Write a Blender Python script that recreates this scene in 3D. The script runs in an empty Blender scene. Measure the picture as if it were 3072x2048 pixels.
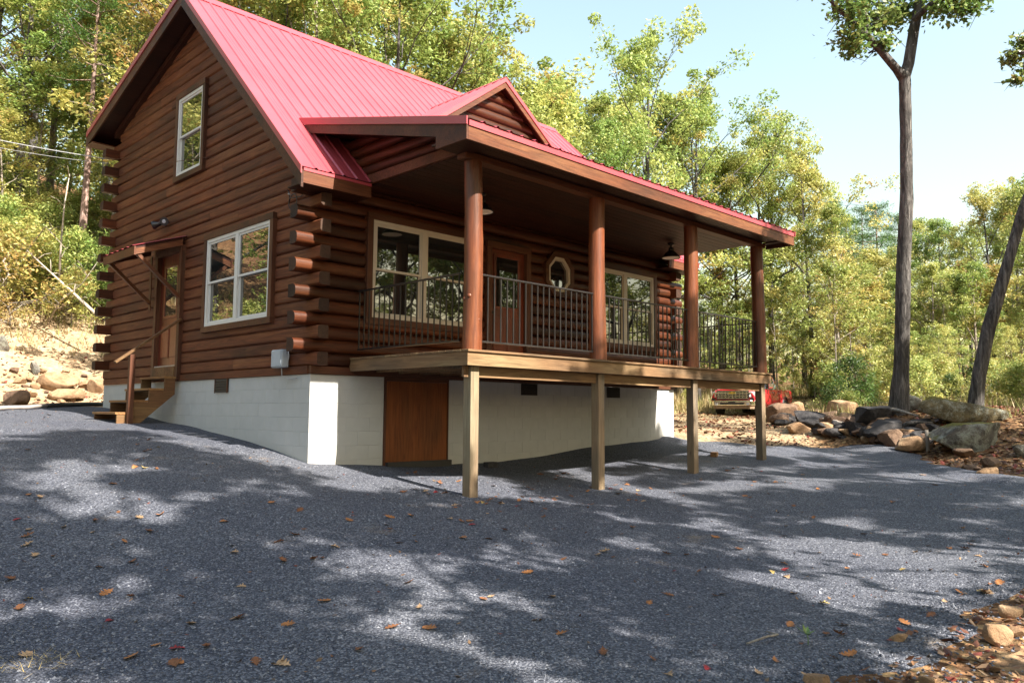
import bpy, bmesh, math, random
import numpy as np
from mathutils import Vector, Matrix, Quaternion

S = bpy.context.scene
COL = S.collection
R = math.radians
random.seed(7)

# ------------------------------------------------------------------ camera
CAM = np.array([-5.981, -9.995, -0.532])
CR = np.array([0.70734701, -0.70683635, 0.00652472])
CU = np.array([-0.06707793, -0.05793183, 0.99606448])
CF = np.array([0.7036766, 0.7050009, 0.08839103])
FPX = 2417.5
cd = bpy.data.cameras.new('camera')
cd.sensor_fit = 'HORIZONTAL'; cd.sensor_width = 36.0
cd.lens = FPX / 3072 * 36.0
cd.clip_start = 0.05; cd.clip_end = 2000
cam = bpy.data.objects.new('camera', cd); COL.objects.link(cam)
m = Matrix.Identity(4)
for i in range(3):
    m[i][0] = CR[i]; m[i][1] = CU[i]; m[i][2] = -CF[i]; m[i][3] = CAM[i]
cam.matrix_world = m
S.camera = cam

# ------------------------------------------------------------------ world, sun, exposure
AZ, EL = R(6.0), R(42.5)
SUNV = Vector((math.sin(AZ) * math.cos(EL), -math.cos(AZ) * math.cos(EL), math.sin(EL)))
W = bpy.data.worlds.new('World'); S.world = W; W.use_nodes = True
nt = W.node_tree
sky = nt.nodes.new('ShaderNodeTexSky'); sky.sky_type = 'NISHITA'; sky.sun_disc = False
sky.sun_elevation = EL; sky.sun_rotation = R(174)
sky.air_density = 2.0; sky.dust_density = 3.0; sky.ozone_density = 0.6
bgn = nt.nodes['Background']; bgn.inputs[1].default_value = 0.082
nt.links.new(sky.outputs[0], bgn.inputs[0])
sl = bpy.data.lights.new('sun', 'SUN'); sl.energy = 5.0; sl.angle = R(0.53); sl.color = (1.0, 0.92, 0.80)
so = bpy.data.objects.new('sun', sl); COL.objects.link(so)
so.rotation_mode = 'QUATERNION'; so.rotation_quaternion = SUNV.to_track_quat('Z', 'Y')
so.location = (0, -20, 30)
S.view_settings.view_transform = 'Standard'; S.view_settings.look = 'None'
S.view_settings.gamma = 1.0; S.view_settings.use_curve_mapping = False
S.view_settings.exposure = 1.97
S.cycles.max_bounces = 6; S.cycles.diffuse_bounces = 3; S.cycles.glossy_bounces = 3; S.cycles.transmission_bounces = 3


def at(px, py, depth):
    """world point seen at photo pixel (3072 wide) at a given depth"""
    d = CF + (px - 1536) / FPX * CR - (py - 1024) / FPX * CU
    return CAM + d * depth


# ------------------------------------------------------------------ object helpers
def link(o, parent=None):
    COL.objects.link(o)
    if parent is not None: o.parent = parent
    return o


def tag(o, label=None, cat=None, group=None, kind=None):
    if label: o['label'] = label
    if cat: o['category'] = cat
    if group: o['group'] = group
    if kind: o['kind'] = kind
    return o


def empty(name, loc=(0, 0, 0), rz=0.0, parent=None):
    o = bpy.data.objects.new(name, None); o.empty_display_size = 0.2
    o.location = loc; o.rotation_euler = (0, 0, rz)
    return link(o, parent)


class MB:
    """collects geometry for ONE mesh"""
    def __init__(s): s.v = []; s.f = []; s.sm = []

    def add(s, vs, fs, smooth=False):
        o = len(s.v); s.v += [tuple(v) for v in vs]
        for f in fs: s.f.append(tuple(i + o for i in f)); s.sm.append(smooth)
        return s

    def box(s, a, b):
        (x0, y0, z0), (x1, y1, z1) = a, b
        x0, x1 = min(x0, x1), max(x0, x1); y0, y1 = min(y0, y1), max(y0, y1); z0, z1 = min(z0, z1), max(z0, z1)
        return s.add([(x0, y0, z0), (x1, y0, z0), (x1, y1, z0), (x0, y1, z0), (x0, y0, z1), (x1, y0, z1), (x1, y1, z1), (x0, y1, z1)],
                     [(0, 3, 2, 1), (4, 5, 6, 7), (0, 1, 5, 4), (1, 2, 6, 5), (2, 3, 7, 6), (3, 0, 4, 7)])

    def prism(s, poly, ext):
        """closed polygon (3d points) extruded by vector ext"""
        n = len(poly); p = [Vector(q) for q in poly]; e = Vector(ext)
        nrm = Vector((0, 0, 0))
        for i in range(n): nrm += p[i].cross(p[(i + 1) % n])
        if nrm.dot(e) > 0: p.reverse()
        return s.add(p + [q + e for q in p],
                     [tuple(range(n)), tuple(range(2 * n - 1, n - 1, -1))] + [(i, i + n, (i + 1) % n + n, (i + 1) % n) for i in range(n)])

    def bar(s, p, q, w, h, up=(0, 0, 1)):
        p, q = Vector(p), Vector(q); d = (q - p).normalized(); u = Vector(up)
        r = d.cross(u).normalized(); u = r.cross(d).normalized()
        a = r * w / 2; b = u * h / 2
        return s.prism([p - a - b, p + a - b, p + a + b, p - a + b], q - p)

    def tube(s, pts, rad, n=8, cap=True, smooth=True):
        pts = [Vector(p) for p in pts]
        if not hasattr(rad, '__len__'): rad = [rad] * len(pts)
        vs = []; fs = []; r0 = None
        for i, p in enumerate(pts):
            d = (pts[min(i + 1, len(pts) - 1)] - pts[max(i - 1, 0)]).normalized()
            if r0 is None:
                r0 = d.orthogonal().normalized()
            r0 = (r0 - d * r0.dot(d)).normalized(); b = d.cross(r0)
            for k in range(n):
                a = 2 * math.pi * k / n
                vs.append(p + (r0 * math.cos(a) + b * math.sin(a)) * rad[i])
        for i in range(len(pts) - 1):
            for k in range(n):
                fs.append((i * n + k, i * n + (k + 1) % n, (i + 1) * n + (k + 1) % n, (i + 1) * n + k))
        s.add(vs, fs, smooth)
        if cap:
            o = len(s.v) - len(vs)
            s.f.append(tuple(o + k for k in range(n - 1, -1, -1))); s.sm.append(False)
            o2 = o + (len(pts) - 1) * n
            s.f.append(tuple(o2 + k for k in range(n))); s.sm.append(False)
        return s

    def lathe(s, prof, c, n=20, smooth=True):
        vs = []; fs = []
        for r, z in prof:
            for k in range(n):
                a = 2 * math.pi * k / n
                vs.append((c[0] + r * math.cos(a), c[1] + r * math.sin(a), c[2] + z))
        for i in range(len(prof) - 1):
            for k in range(n):
                fs.append((i * n + k, i * n + (k + 1) % n, (i + 1) * n + (k + 1) % n, (i + 1) * n + k))
        return s.add(vs, fs, smooth)

    def mesh(s, name, mat=None, sharp=None):
        me = bpy.data.meshes.new(name); me.from_pydata(s.v, [], s.f)
        me.polygons.foreach_set('use_smooth', s.sm)
        if sharp: me.set_sharp_from_angle(angle=R(sharp))
        if mat: me.materials.append(mat)
        me.update()
        return me

    def build(s, name, mat=None, parent=None, bevel=0.0, sharp=None, loc=None):
        me = s.mesh(name, mat, sharp)
        o = bpy.data.objects.new(name, me); link(o, parent)
        if loc is not None: o.location = loc
        if bevel:
            md = o.modifiers.new('bevel', 'BEVEL'); md.width = bevel; md.segments = 2; md.limit_method = 'ANGLE'
        return o


def inst(name, me, parent=None, mat=None):
    o = bpy.data.objects.new(name, me)
    if mat is not None: o.matrix_local = mat
    return link(o, parent)


def boxo(name, a, b, mat, parent=None, bevel=0.0):
    return MB().box(a, b).build(name, mat, parent, bevel)


def np_mesh(name, V, F, mat=None, smooth=False, col=None):
    """V (n,3); F (m,k) uniform polygons"""
    me = bpy.data.meshes.new(name)
    V = np.ascontiguousarray(V, np.float32); F = np.ascontiguousarray(F, np.int32)
    k = F.shape[1]
    me.vertices.add(len(V)); me.vertices.foreach_set('co', V.ravel())
    me.loops.add(F.size); me.loops.foreach_set('vertex_index', F.ravel())
    me.polygons.add(len(F))
    me.polygons.foreach_set('loop_start', np.arange(0, F.size, k, dtype=np.int32))
    try: me.polygons.foreach_set('loop_total', np.full(len(F), k, np.int32))
    except Exception: pass
    me.polygons.foreach_set('use_smooth', np.full(len(F), smooth, bool))
    if col is not None:
        a = me.color_attributes.new('col', 'FLOAT_COLOR', 'POINT')
        c4 = np.ones((len(V), 4), np.float32); c4[:, :3] = col
        a.data.foreach_set('color', c4.ravel())
    if mat: me.materials.append(mat)
    me.update(calc_edges=True); me.validate()
    return me


# ------------------------------------------------------------------ materials
def new_mat(name):
    mt = bpy.data.materials.new(name); mt.use_nodes = True
    n = mt.node_tree.nodes; l = mt.node_tree.links
    return mt, n, l, n['Principled BSDF']


def ramp(n, stops):
    r = n.new('ShaderNodeValToRGB'); e = r.color_ramp.elements
    while len(e) < len(stops): e.new(0.5)
    for i, (p, c) in enumerate(stops):
        e[i].position = p; e[i].color = (c[0], c[1], c[2], 1)
    return r


def coords(n, l, scale=(1, 1, 1), rnd=True, src='Object'):
    tc = n.new('ShaderNodeTexCoord'); mp = n.new('ShaderNodeMapping')
    mp.inputs['Scale'].default_value = scale
    if rnd:
        oi = n.new('ShaderNodeObjectInfo'); vm = n.new('ShaderNodeVectorMath'); vm.operation = 'MULTIPLY_ADD'
        cb = n.new('ShaderNodeCombineXYZ')
        for i in range(3): l.new(oi.outputs['Random'], cb.inputs[i])
        l.new(cb.outputs[0], vm.inputs[0]); vm.inputs[1].default_value = (37, 91, 53); l.new(tc.outputs[src], vm.inputs[2])
        l.new(vm.outputs[0], mp.inputs['Vector'])
    else:
        l.new(tc.outputs[src], mp.inputs['Vector'])
    return mp.outputs[0]


def noise(n, l, vec, scale, detail=4, rough=0.55, dist=0.0):
    t = n.new('ShaderNodeTexNoise'); t.inputs['Scale'].default_value = scale
    t.inputs['Detail'].default_value = detail; t.inputs['Roughness'].default_value = rough; t.inputs['Distortion'].default_value = dist
    l.new(vec, t.inputs['Vector']); return t


def mixc(n, l, a, b, fac, mode='MIX'):
    x = n.new('ShaderNodeMix'); x.data_type = 'RGBA'; x.blend_type = mode
    for sock, v in ((x.inputs[0], fac), (x.inputs[6], a), (x.inputs[7], b)):
        if hasattr(v, 'links'): l.new(v, sock)
        elif isinstance(v, (int, float)): sock.default_value = v
        else: sock.default_value = (v[0], v[1], v[2], 1)
    return x.outputs[2]


def bump(n, l, h, strength, dist, bsdf):
    b = n.new('ShaderNodeBump'); b.inputs['Strength'].default_value = strength; b.inputs['Distance'].default_value = dist
    l.new(h, b.inputs['Height']); l.new(b.outputs[0], bsdf.inputs['Normal']); return b


def wood(name, dark, mid, light, axis='X', rough=0.6, knots=True, vary=0.35, gl=1.0, spec=0.3):
    """stained wood with grain running along one local axis"""
    mt, n, l, b = new_mat(name)
    sc = {'X': (0.9, 14, 14), 'Y': (14, 0.9, 14), 'Z': (14, 14, 0.9)}[axis]
    v = coords(n, l, sc)
    g = noise(n, l, v, 1.6 * gl, 6, 0.65, 1.2)
    r = ramp(n, [(0.25, dark), (0.5, mid), (0.78, light)]); l.new(g.outputs[0], r.inputs[0])
    c = r.outputs[0]
    sc2 = {'X': (0.35, 1.3, 1.3), 'Y': (1.3, 0.35, 1.3), 'Z': (1.3, 1.3, 0.35)}[axis]
    v2 = coords(n, l, sc2)
    bl = noise(n, l, v2, 1.5, 3, 0.5)
    r2 = ramp(n, [(0.28, (0.50, 0.55, 0.58)), (0.5, (1.0, 0.86, 0.72)), (0.72, (1.2, 1.3, 1.15))]); l.new(bl.outputs[0], r2.inputs[0])
    c = mixc(n, l, c, r2.outputs[0], 1.0, 'MULTIPLY')
    if knots:
        v3 = coords(n, l, {'X': (1, 3.5, 3.5), 'Y': (3.5, 1, 3.5), 'Z': (3.5, 3.5, 1)}[axis])
        vo = n.new('ShaderNodeTexVoronoi'); vo.inputs['Scale'].default_value = 1.3; l.new(v3, vo.inputs['Vector'])
        kr = ramp(n, [(0.0, (0.25, 0.2, 0.2)), (0.09, (1, 1, 1))]); l.new(vo.outputs['Distance'], kr.inputs[0])
        c = mixc(n, l, c, kr.outputs[0], 0.8, 'MULTIPLY')
    oi = n.new('ShaderNodeObjectInfo'); hv = n.new('ShaderNodeHueSaturation')
    mr = n.new('ShaderNodeMapRange'); mr.inputs[3].default_value = 1 - vary; mr.inputs[4].default_value = 1 + vary
    l.new(oi.outputs['Random'], mr.inputs[0]); l.new(mr.outputs[0], hv.inputs['Value'])
    l.new(c, hv.inputs['Color']); l.new(hv.outputs[0], b.inputs['Base Color'])
    b.inputs['Roughness'].default_value = rough; b.inputs['Specular IOR Level'].default_value = spec
    bump(n, l, g.outputs[0], 0.35, 0.012, b)
    return mt


def plain(name, col, rough=0.5, metal=0.0, spec=0.5, var=0.12, nscale=6.0, bumpk=0.0, emis=None):
    mt, n, l, b = new_mat(name)
    v = coords(n, l)
    t = noise(n, l, v, nscale, 4)
    lo = [c * (1 - var) for c in col]; hi = [c * (1 + var) for c in col]
    r = ramp(n, [(0.3, lo), (0.7, hi)]); l.new(t.outputs[0], r.inputs[0]); l.new(r.outputs[0], b.inputs['Base Color'])
    b.inputs['Roughness'].default_value = rough; b.inputs['Metallic'].default_value = metal; b.inputs['Specular IOR Level'].default_value = spec
    if bumpk:
        t2 = noise(n, l, v, nscale * 8, 5); bump(n, l, t2.outputs[0], bumpk, 0.01, b)
    if emis:
        b.inputs['Emission Color'].default_value = (*emis[:3], 1); b.inputs['Emission Strength'].default_value = emis[3]
    return mt


M = {}
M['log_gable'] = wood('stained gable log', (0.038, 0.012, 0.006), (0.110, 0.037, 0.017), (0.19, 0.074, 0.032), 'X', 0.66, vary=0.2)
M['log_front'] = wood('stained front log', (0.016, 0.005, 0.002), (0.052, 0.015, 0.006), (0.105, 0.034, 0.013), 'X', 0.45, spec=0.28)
M['log_end'] = wood('log end grain', (0.018, 0.010, 0.008), (0.038, 0.020, 0.014), (0.06, 0.032, 0.020), 'X', 0.75, knots=False)
M['post_log'] = wood('peeled post log', (0.055, 0.018, 0.007), (0.125, 0.038, 0.016), (0.22, 0.078, 0.033), 'Z', 0.42, spec=0.45, vary=0.1)
M['trim'] = wood('dark brown trim', (0.032, 0.013, 0.008), (0.072, 0.028, 0.016), (0.11, 0.043, 0.023), 'X', 0.55, knots=False, vary=0.15)
M['trim_z'] = wood('dark brown trim upright', (0.032, 0.013, 0.008), (0.072, 0.028, 0.016), (0.11, 0.043, 0.023), 'Z', 0.55, knots=False, vary=0.15)
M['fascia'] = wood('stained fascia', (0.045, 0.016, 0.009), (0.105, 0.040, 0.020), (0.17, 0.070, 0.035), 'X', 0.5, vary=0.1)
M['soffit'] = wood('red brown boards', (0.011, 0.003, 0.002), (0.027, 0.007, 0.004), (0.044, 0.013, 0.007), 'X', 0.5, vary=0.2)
M['pine'] = wood('treated pine', (0.085, 0.052, 0.030), (0.165, 0.108, 0.062), (0.25, 0.172, 0.105), 'X', 0.75, vary=0.12)
M['pine_z'] = wood('treated pine upright', (0.105, 0.082, 0.060), (0.18, 0.146, 0.108), (0.26, 0.218, 0.165), 'Z', 0.75, vary=0.1)
M['stair'] = wood('stair wood', (0.06, 0.03, 0.015), (0.11, 0.058, 0.028), (0.17, 0.096, 0.047), 'X', 0.7, vary=0.15)
M['stair_y'] = wood('stair tread wood', (0.11, 0.056, 0.023), (0.22, 0.12, 0.052), (0.31, 0.18, 0.08), 'Y', 0.7, vary=0.15)
M['door'] = wood('red brown door', (0.075, 0.014, 0.008), (0.135, 0.027, 0.013), (0.175, 0.042, 0.020), 'Z', 0.35, knots=False, vary=0.05, spec=0.5)
M['ply'] = wood('stained plywood', (0.075, 0.024, 0.008), (0.15, 0.050, 0.014), (0.21, 0.078, 0.024), 'Z', 0.65, vary=0.05)
M['white'] = plain('white vinyl', (0.55, 0.55, 0.54), 0.4, var=0.03)
M['cream'] = plain('cream painted wood', (0.45, 0.40, 0.33), 0.5, var=0.05)
M['black'] = plain('black metal', (0.015, 0.015, 0.017), 0.38, 0.0, 0.5, 0.2)
M['bronze'] = plain('dark bronze metal', (0.040, 0.036, 0.036), 0.33, 0.6, 0.5, 0.2)
M['grey'] = plain('grey plastic', (0.33, 0.37, 0.42), 0.5, var=0.06)
M['vent'] = plain('dark vent', (0.02, 0.017, 0.016), 0.6)
M['lamp_white'] = plain('white enamel', (0.8, 0.78, 0.72), 0.4, var=0.02)
M['cable'] = plain('grey cable', (0.35, 0.35, 0.36), 0.5)
M['pipe'] = plain('black pipe', (0.02, 0.02, 0.022), 0.45)
M['pvc'] = plain('pale pipe', (0.30, 0.265, 0.245), 0.5)


def mat_roof():
    mt, n, l, b = new_mat('red painted metal')
    v = coords(n, l, (1, 1, 1), True)
    t = noise(n, l, v, 1.1, 4, 0.6)
    r = ramp(n, [(0.3, (0.31, 0.036, 0.048)), (0.7, (0.37, 0.050, 0.064))]); l.new(t.outputs[0], r.inputs[0])
    l.new(r.outputs[0], b.inputs['Base Color'])
    b.inputs['Roughness'].default_value = 0.42; b.inputs['Specular IOR Level'].default_value = 0.75
    b.inputs['Coat Weight'].default_value = 0.15; b.inputs['Coat Roughness'].default_value = 0.5
    t2 = noise(n, l, v, 3.0, 3); bump(n, l, t2.outputs[0], 0.08, 0.02, b)
    return mt


M['roof'] = mat_roof()


def mat_block():
    mt, n, l, b = new_mat('painted block')
    v = coords(n, l, (1, 1, 1), True)
    t = noise(n, l, v, 3.5, 5, 0.6)
    r = ramp(n, [(0.3, (0.365, 0.370, 0.366)), (0.7, (0.41, 0.414, 0.41))]); l.new(t.outputs[0], r.inputs[0])
    c = r.outputs[0]
    tc = n.new('ShaderNodeTexCoord'); ge = n.new('ShaderNodeNewGeometry'); sx = n.new('ShaderNodeSeparateXYZ'); l.new(ge.outputs['Position'], sx.inputs[0])
    # splash dirt just above the gravel: mud has been thrown up there
    t3 = noise(n, l, ge.outputs['Position'], 2.2, 5, 0.7)
    mr = n.new('ShaderNodeMapRange'); mr.inputs[1].default_value = -1.45; mr.inputs[2].default_value = -0.95; mr.inputs[3].default_value = 0.55; mr.inputs[4].default_value = 0.0
    l.new(sx.outputs[2], mr.inputs[0])
    mm = n.new('ShaderNodeMath'); mm.operation = 'MULTIPLY'; l.new(mr.outputs[0], mm.inputs[0]); l.new(t3.outputs[0], mm.inputs[1])
    c = mixc(n, l, c, (0.40, 0.33, 0.25), mm.outputs[0])
    l.new(c, b.inputs['Base Color']); b.inputs['Roughness'].default_value = 0.75
    t2 = noise(n, l, ge.outputs['Position'], 60, 4, 0.7); bump(n, l, t2.outputs[0], 0.25, 0.006, b)
    return mt


M['block'] = mat_block()
M['mortar'] = plain('painted mortar', (0.365, 0.370, 0.366), 0.85, bumpk=0.2)


def mat_glass():
    mt, n, l, b = new_mat('window glass')
    b.inputs['Base Color'].default_value = (0.012, 0.014, 0.014, 1)
    b.inputs['Roughness'].default_value = 0.015; b.inputs['IOR'].default_value = 1.75
    b.inputs['Specular IOR Level'].default_value = 0.8
    b.inputs['Coat Weight'].default_value = 1.0; b.inputs['Coat Roughness'].default_value = 0.01; b.inputs['Coat IOR'].default_value = 1.6
    v = coords(n, l); t = noise(n, l, v, 0.9, 2); bump(n, l, t.outputs[0], 0.05, 0.03, b)
    return mt


M['glass'] = mat_glass()


def mat_gravel():
    mt, n, l, b = new_mat('grey gravel')
    tc = n.new('ShaderNodeTexCoord'); v = tc.outputs['Object']
    vo = n.new('ShaderNodeTexVoronoi'); vo.inputs['Scale'].default_value = 70; vo.inputs['Randomness'].default_value = 1.0; l.new(v, vo.inputs['Vector'])
    sep = n.new('ShaderNodeSeparateColor'); l.new(vo.outputs['Color'], sep.inputs[0])
    r = ramp(n, [(0.0, (0.033, 0.038, 0.055)), (0.35, (0.070, 0.078, 0.103)), (0.75, (0.124, 0.134, 0.166)), (1.0, (0.21, 0.222, 0.258))]); l.new(sep.outputs[0], r.inputs[0])
    er = ramp(n, [(0.0, (1, 1, 1)), (0.55, (0.8, 0.8, 0.8)), (0.8, (0.35, 0.35, 0.36))])
    mx = n.new('ShaderNodeMath'); mx.operation = 'MULTIPLY'; mx.inputs[1].default_value = 1.0; l.new(vo.outputs['Distance'], mx.inputs[0]); l.new(mx.outputs[0], er.inputs[0])
    c = mixc(n, l, r.outputs[0], er.outputs[0], 1.0, 'MULTIPLY')
    # damp dirt and dust patches
    big = noise(n, l, v, 0.35, 5, 0.6); br = ramp(n, [(0.35, (0.82, 0.82, 0.86)), (0.65, (1.12, 1.1, 1.06))]); l.new(big.outputs[0], br.inputs[0])
    c = mixc(n, l, c, br.outputs[0], 1.0, 'MULTIPLY')
    d2 = noise(n, l, v, 1.3, 6, 0.7); dr = ramp(n, [(0.62, (0, 0, 0)), (0.78, (0.5, 0.5, 0.5))]); l.new(d2.outputs[0], dr.inputs[0])
    c = mixc(n, l, c, (0.21, 0.155, 0.10), dr.outputs[0])
    l.new(c, b.inputs['Base Color']); b.inputs['Roughness'].default_value = 0.8; b.inputs['Specular IOR Level'].default_value = 0.3
    inv = n.new('ShaderNodeMath'); inv.operation = 'SUBTRACT'; inv.inputs[0].default_value = 1.0; l.new(vo.outputs['Distance'], inv.inputs[1])
    fn = noise(n, l, v, 11, 4); ad = n.new('ShaderNodeMath'); ad.operation = 'MULTIPLY_ADD'; l.new(fn.outputs[0], ad.inputs[0]); ad.inputs[1].default_value = 1.2; l.new(inv.outputs[0], ad.inputs[2])
    bump(n, l, ad.outputs[0], 0.8, 0.016, b)
    return mt


M['gravel'] = mat_gravel()


def mat_ground():
    mt, n, l, b = new_mat('clay dirt and leaf litter')
    tc = n.new('ShaderNodeTexCoord'); v = tc.outputs['Object']
    at_ = n.new('ShaderNodeAttribute'); at_.attribute_name = 'col'
    sp = n.new('ShaderNodeSeparateColor'); l.new(at_.outputs['Color'], sp.inputs[0])
    t = noise(n, l, v, 1.7, 8, 0.7); t2 = noise(n, l, v, 9, 6, 0.75)
    dirt = ramp(n, [(0.3, (0.23, 0.155, 0.095)), (0.5, (0.35, 0.255, 0.165)), (0.7, (0.45, 0.35, 0.245))]); l.new(t.outputs[0], dirt.inputs[0])
    d2 = ramp(n, [(0.3, (0.6, 0.58, 0.55)), (0.7, (1.2, 1.2, 1.2))]); l.new(t2.outputs[0], d2.inputs[0])
    cd_ = mixc(n, l, dirt.outputs[0], d2.outputs[0], 1.0, 'MULTIPLY')
    vo = n.new('ShaderNodeTexVoronoi'); vo.inputs['Scale'].default_value = 13; l.new(v, vo.inputs['Vector'])
    s2 = n.new('ShaderNodeSeparateColor'); l.new(vo.outputs['Color'], s2.inputs[0])
    lit = ramp(n, [(0.0, (0.04, 0.022, 0.013)), (0.4, (0.12, 0.062, 0.033)), (0.75, (0.22, 0.12, 0.06)), (1.0, (0.30, 0.20, 0.10))]); l.new(s2.outputs[0], lit.inputs[0])
    t3 = noise(n, l, v, 0.9, 6, 0.7)
    md = n.new('ShaderNodeMath'); md.operation = 'ADD'; l.new(t3.outputs[0], md.inputs[0]); l.new(sp.outputs[0], md.inputs[1])
    mr = n.new('ShaderNodeMapRange'); mr.inputs[1].default_value = 0.85; mr.inputs[2].default_value = 1.1; l.new(md.outputs[0], mr.inputs[0])
    c = mixc(n, l, lit.outputs[0], cd_, mr.outputs[0])
    # low green and straw growth
    g = ramp(n, [(0.3, (0.10, 0.12, 0.03)), (0.7, (0.30, 0.25, 0.10))]); l.new(t2.outputs[0], g.inputs[0])
    mg = n.new('ShaderNodeMath'); mg.operation = 'MULTIPLY'; l.new(t.outputs[0], mg.inputs[0]); l.new(sp.outputs[1], mg.inputs[1])
    c = mixc(n, l, c, g.outputs[0], mg.outputs[0])
    l.new(c, b.inputs['Base Color']); b.inputs['Roughness'].default_value = 0.95; b.inputs['Specular IOR Level'].default_value = 0.1
    ad = n.new('ShaderNodeMath'); ad.operation = 'ADD'; l.new(t2.outputs[0], ad.inputs[0]); l.new(vo.outputs['Distance'], ad.inputs[1])
    bump(n, l, ad.outputs[0], 0.8, 0.06, b)
    return mt


M['ground'] = mat_ground()


def mat_rock(name, c0, c1, c2, moss=0.0, lichen=0.0):
    mt, n, l, b = new_mat(name)
    v = coords(n, l)
    t = noise(n, l, v, 2.6, 8, 0.7, 0.4); t2 = noise(n, l, v, 14, 6, 0.75)
    r = ramp(n, [(0.3, c0), (0.5, c1), (0.7, c2)]); l.new(t.outputs[0], r.inputs[0])
    d2 = ramp(n, [(0.3, (0.65, 0.65, 0.65)), (0.7, (1.2, 1.2, 1.2))]); l.new(t2.outputs[0], d2.inputs[0])
    c = mixc(n, l, r.outputs[0], d2.outputs[0], 1.0, 'MULTIPLY')
    if lichen:
        t4 = noise(n, l, v, 5.5, 6, 0.8); lr = ramp(n, [(0.55 - lichen * 0.15, (0, 0, 0)), (0.66 - lichen * 0.1, (1, 1, 1))]); l.new(t4.outputs[0], lr.inputs[0])
        c = mixc(n, l, c, (0.24, 0.25, 0.215), lr.outputs[0])
    if moss:
        ge = n.new('ShaderNodeNewGeometry'); sx = n.new('ShaderNodeSeparateXYZ'); l.new(ge.outputs['Normal'], sx.inputs[0])
        t5 = noise(n, l, v, 3.0, 5); ml = n.new('ShaderNodeMath'); ml.operation = 'MULTIPLY'; l.new(sx.outputs[2], ml.inputs[0]); l.new(t5.outputs[0], ml.inputs[1])
        mr = ramp(n, [(0.42 - moss * 0.2, (0, 0, 0)), (0.55 - moss * 0.2, (1, 1, 1))]); l.new(ml.outputs[0], mr.inputs[0])
        mc = ramp(n, [(0.3, (0.06, 0.065, 0.015)), (0.7, (0.20, 0.17, 0.045))]); l.new(t2.outputs[0], mc.inputs[0])
        c = mixc(n, l, c, mc.outputs[0], mr.outputs[0])
    l.new(c, b.inputs['Base Color']); b.inputs['Roughness'].default_value = 0.9; b.inputs['Specular IOR Level'].default_value = 0.2
    ad = n.new('ShaderNodeMath'); ad.operation = 'ADD'; l.new(t.outputs[0], ad.inputs[0]); l.new(t2.outputs[0], ad.inputs[1])
    bump(n, l, ad.outputs[0], 0.7, 0.06, b)
    return mt


M['rock_tan'] = mat_rock('tan sandstone', (0.17, 0.095, 0.052), (0.28, 0.18, 0.105), (0.38, 0.27, 0.17))
M['rock_brown'] = mat_rock('brown sandstone', (0.07, 0.045, 0.035), (0.15, 0.097, 0.068), (0.24, 0.16, 0.105))
M['rock_dark'] = mat_rock('dark weathered stone', (0.018, 0.018, 0.021), (0.042, 0.040, 0.042), (0.095, 0.088, 0.086), lichen=0.0)
M['rock_grey'] = mat_rock('grey lichen stone', (0.045, 0.042, 0.038), (0.115, 0.103, 0.09), (0.20, 0.175, 0.15), moss=0.35, lichen=0.6)
M['rock_moss'] = mat_rock('mossy stone', (0.05, 0.045, 0.03), (0.12, 0.10, 0.06), (0.22, 0.18, 0.10), moss=0.9, lichen=0.3)


def mat_bark(name, c0, c1, c2):
    mt, n, l, b = new_mat(name)
    v = coords(n, l, (7, 7, 1.1))
    t = noise(n, l, v, 2.2, 7, 0.7, 0.8)
    r = ramp(n, [(0.32, c0), (0.52, c1), (0.72, c2)]); l.new(t.outputs[0], r.inputs[0])
    v2 = coords(n, l, (1, 1, 0.6)); t2 = noise(n, l, v2, 1.6, 4); r2 = ramp(n, [(0.35, (0.7, 0.7, 0.7)), (0.65, (1.25, 1.22, 1.2))]); l.new(t2.outputs[0], r2.inputs[0])
    l.new(mixc(n, l, r.outputs[0], r2.outputs[0], 1.0, 'MULTIPLY'), b.inputs['Base Color'])
    b.inputs['Roughness'].default_value = 0.9; b.inputs['Specular IOR Level'].default_value = 0.2
    bump(n, l, t.outputs[0], 1.0, 0.05, b)
    return mt


M['bark_oak'] = mat_bark('oak bark', (0.022, 0.020, 0.020), (0.085, 0.079, 0.076), (0.22, 0.21, 0.20))
M['bark_pale'] = mat_bark('pale bark', (0.10, 0.085, 0.07), (0.23, 0.20, 0.17), (0.38, 0.34, 0.30))
M['bark_pine'] = mat_bark('pine bark', (0.07, 0.042, 0.034), (0.24, 0.165, 0.14), (0.45, 0.36, 0.33))
M['dead'] = mat_bark('bleached dead wood', (0.22, 0.19, 0.16), (0.38, 0.34, 0.29), (0.52, 0.48, 0.42))


def mat_leaf(name, hue=0.03, gloss=0.5, trans=0.42):
    mt, n, l, b = new_mat(name)
    a = n.new('ShaderNodeAttribute'); a.attribute_name = 'col'
    oi = n.new('ShaderNodeObjectInfo'); hs = n.new('ShaderNodeHueSaturation')
    mr = n.new('ShaderNodeMapRange'); mr.inputs[3].default_value = 0.5 - hue * .3; mr.inputs[4].default_value = 0.5 + hue * 1.2; l.new(oi.outputs['Random'], mr.inputs[0]); l.new(mr.outputs[0], hs.inputs['Hue'])
    l.new(a.outputs['Color'], hs.inputs['Color'])
    b.inputs['Roughness'].default_value = 0.42; b.inputs['Specular IOR Level'].default_value = gloss
    l.new(hs.outputs[0], b.inputs['Base Color'])
    tr = n.new('ShaderNodeBsdfTranslucent'); l.new(hs.outputs[0], tr.inputs['Color'])
    mx = n.new('ShaderNodeMixShader'); mx.inputs[0].default_value = trans
    l.new(b.outputs[0], mx.inputs[1]); l.new(tr.outputs[0], mx.inputs[2])
    l.new(mx.outputs[0], n['Material Output'].inputs['Surface'])
    return mt


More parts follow.
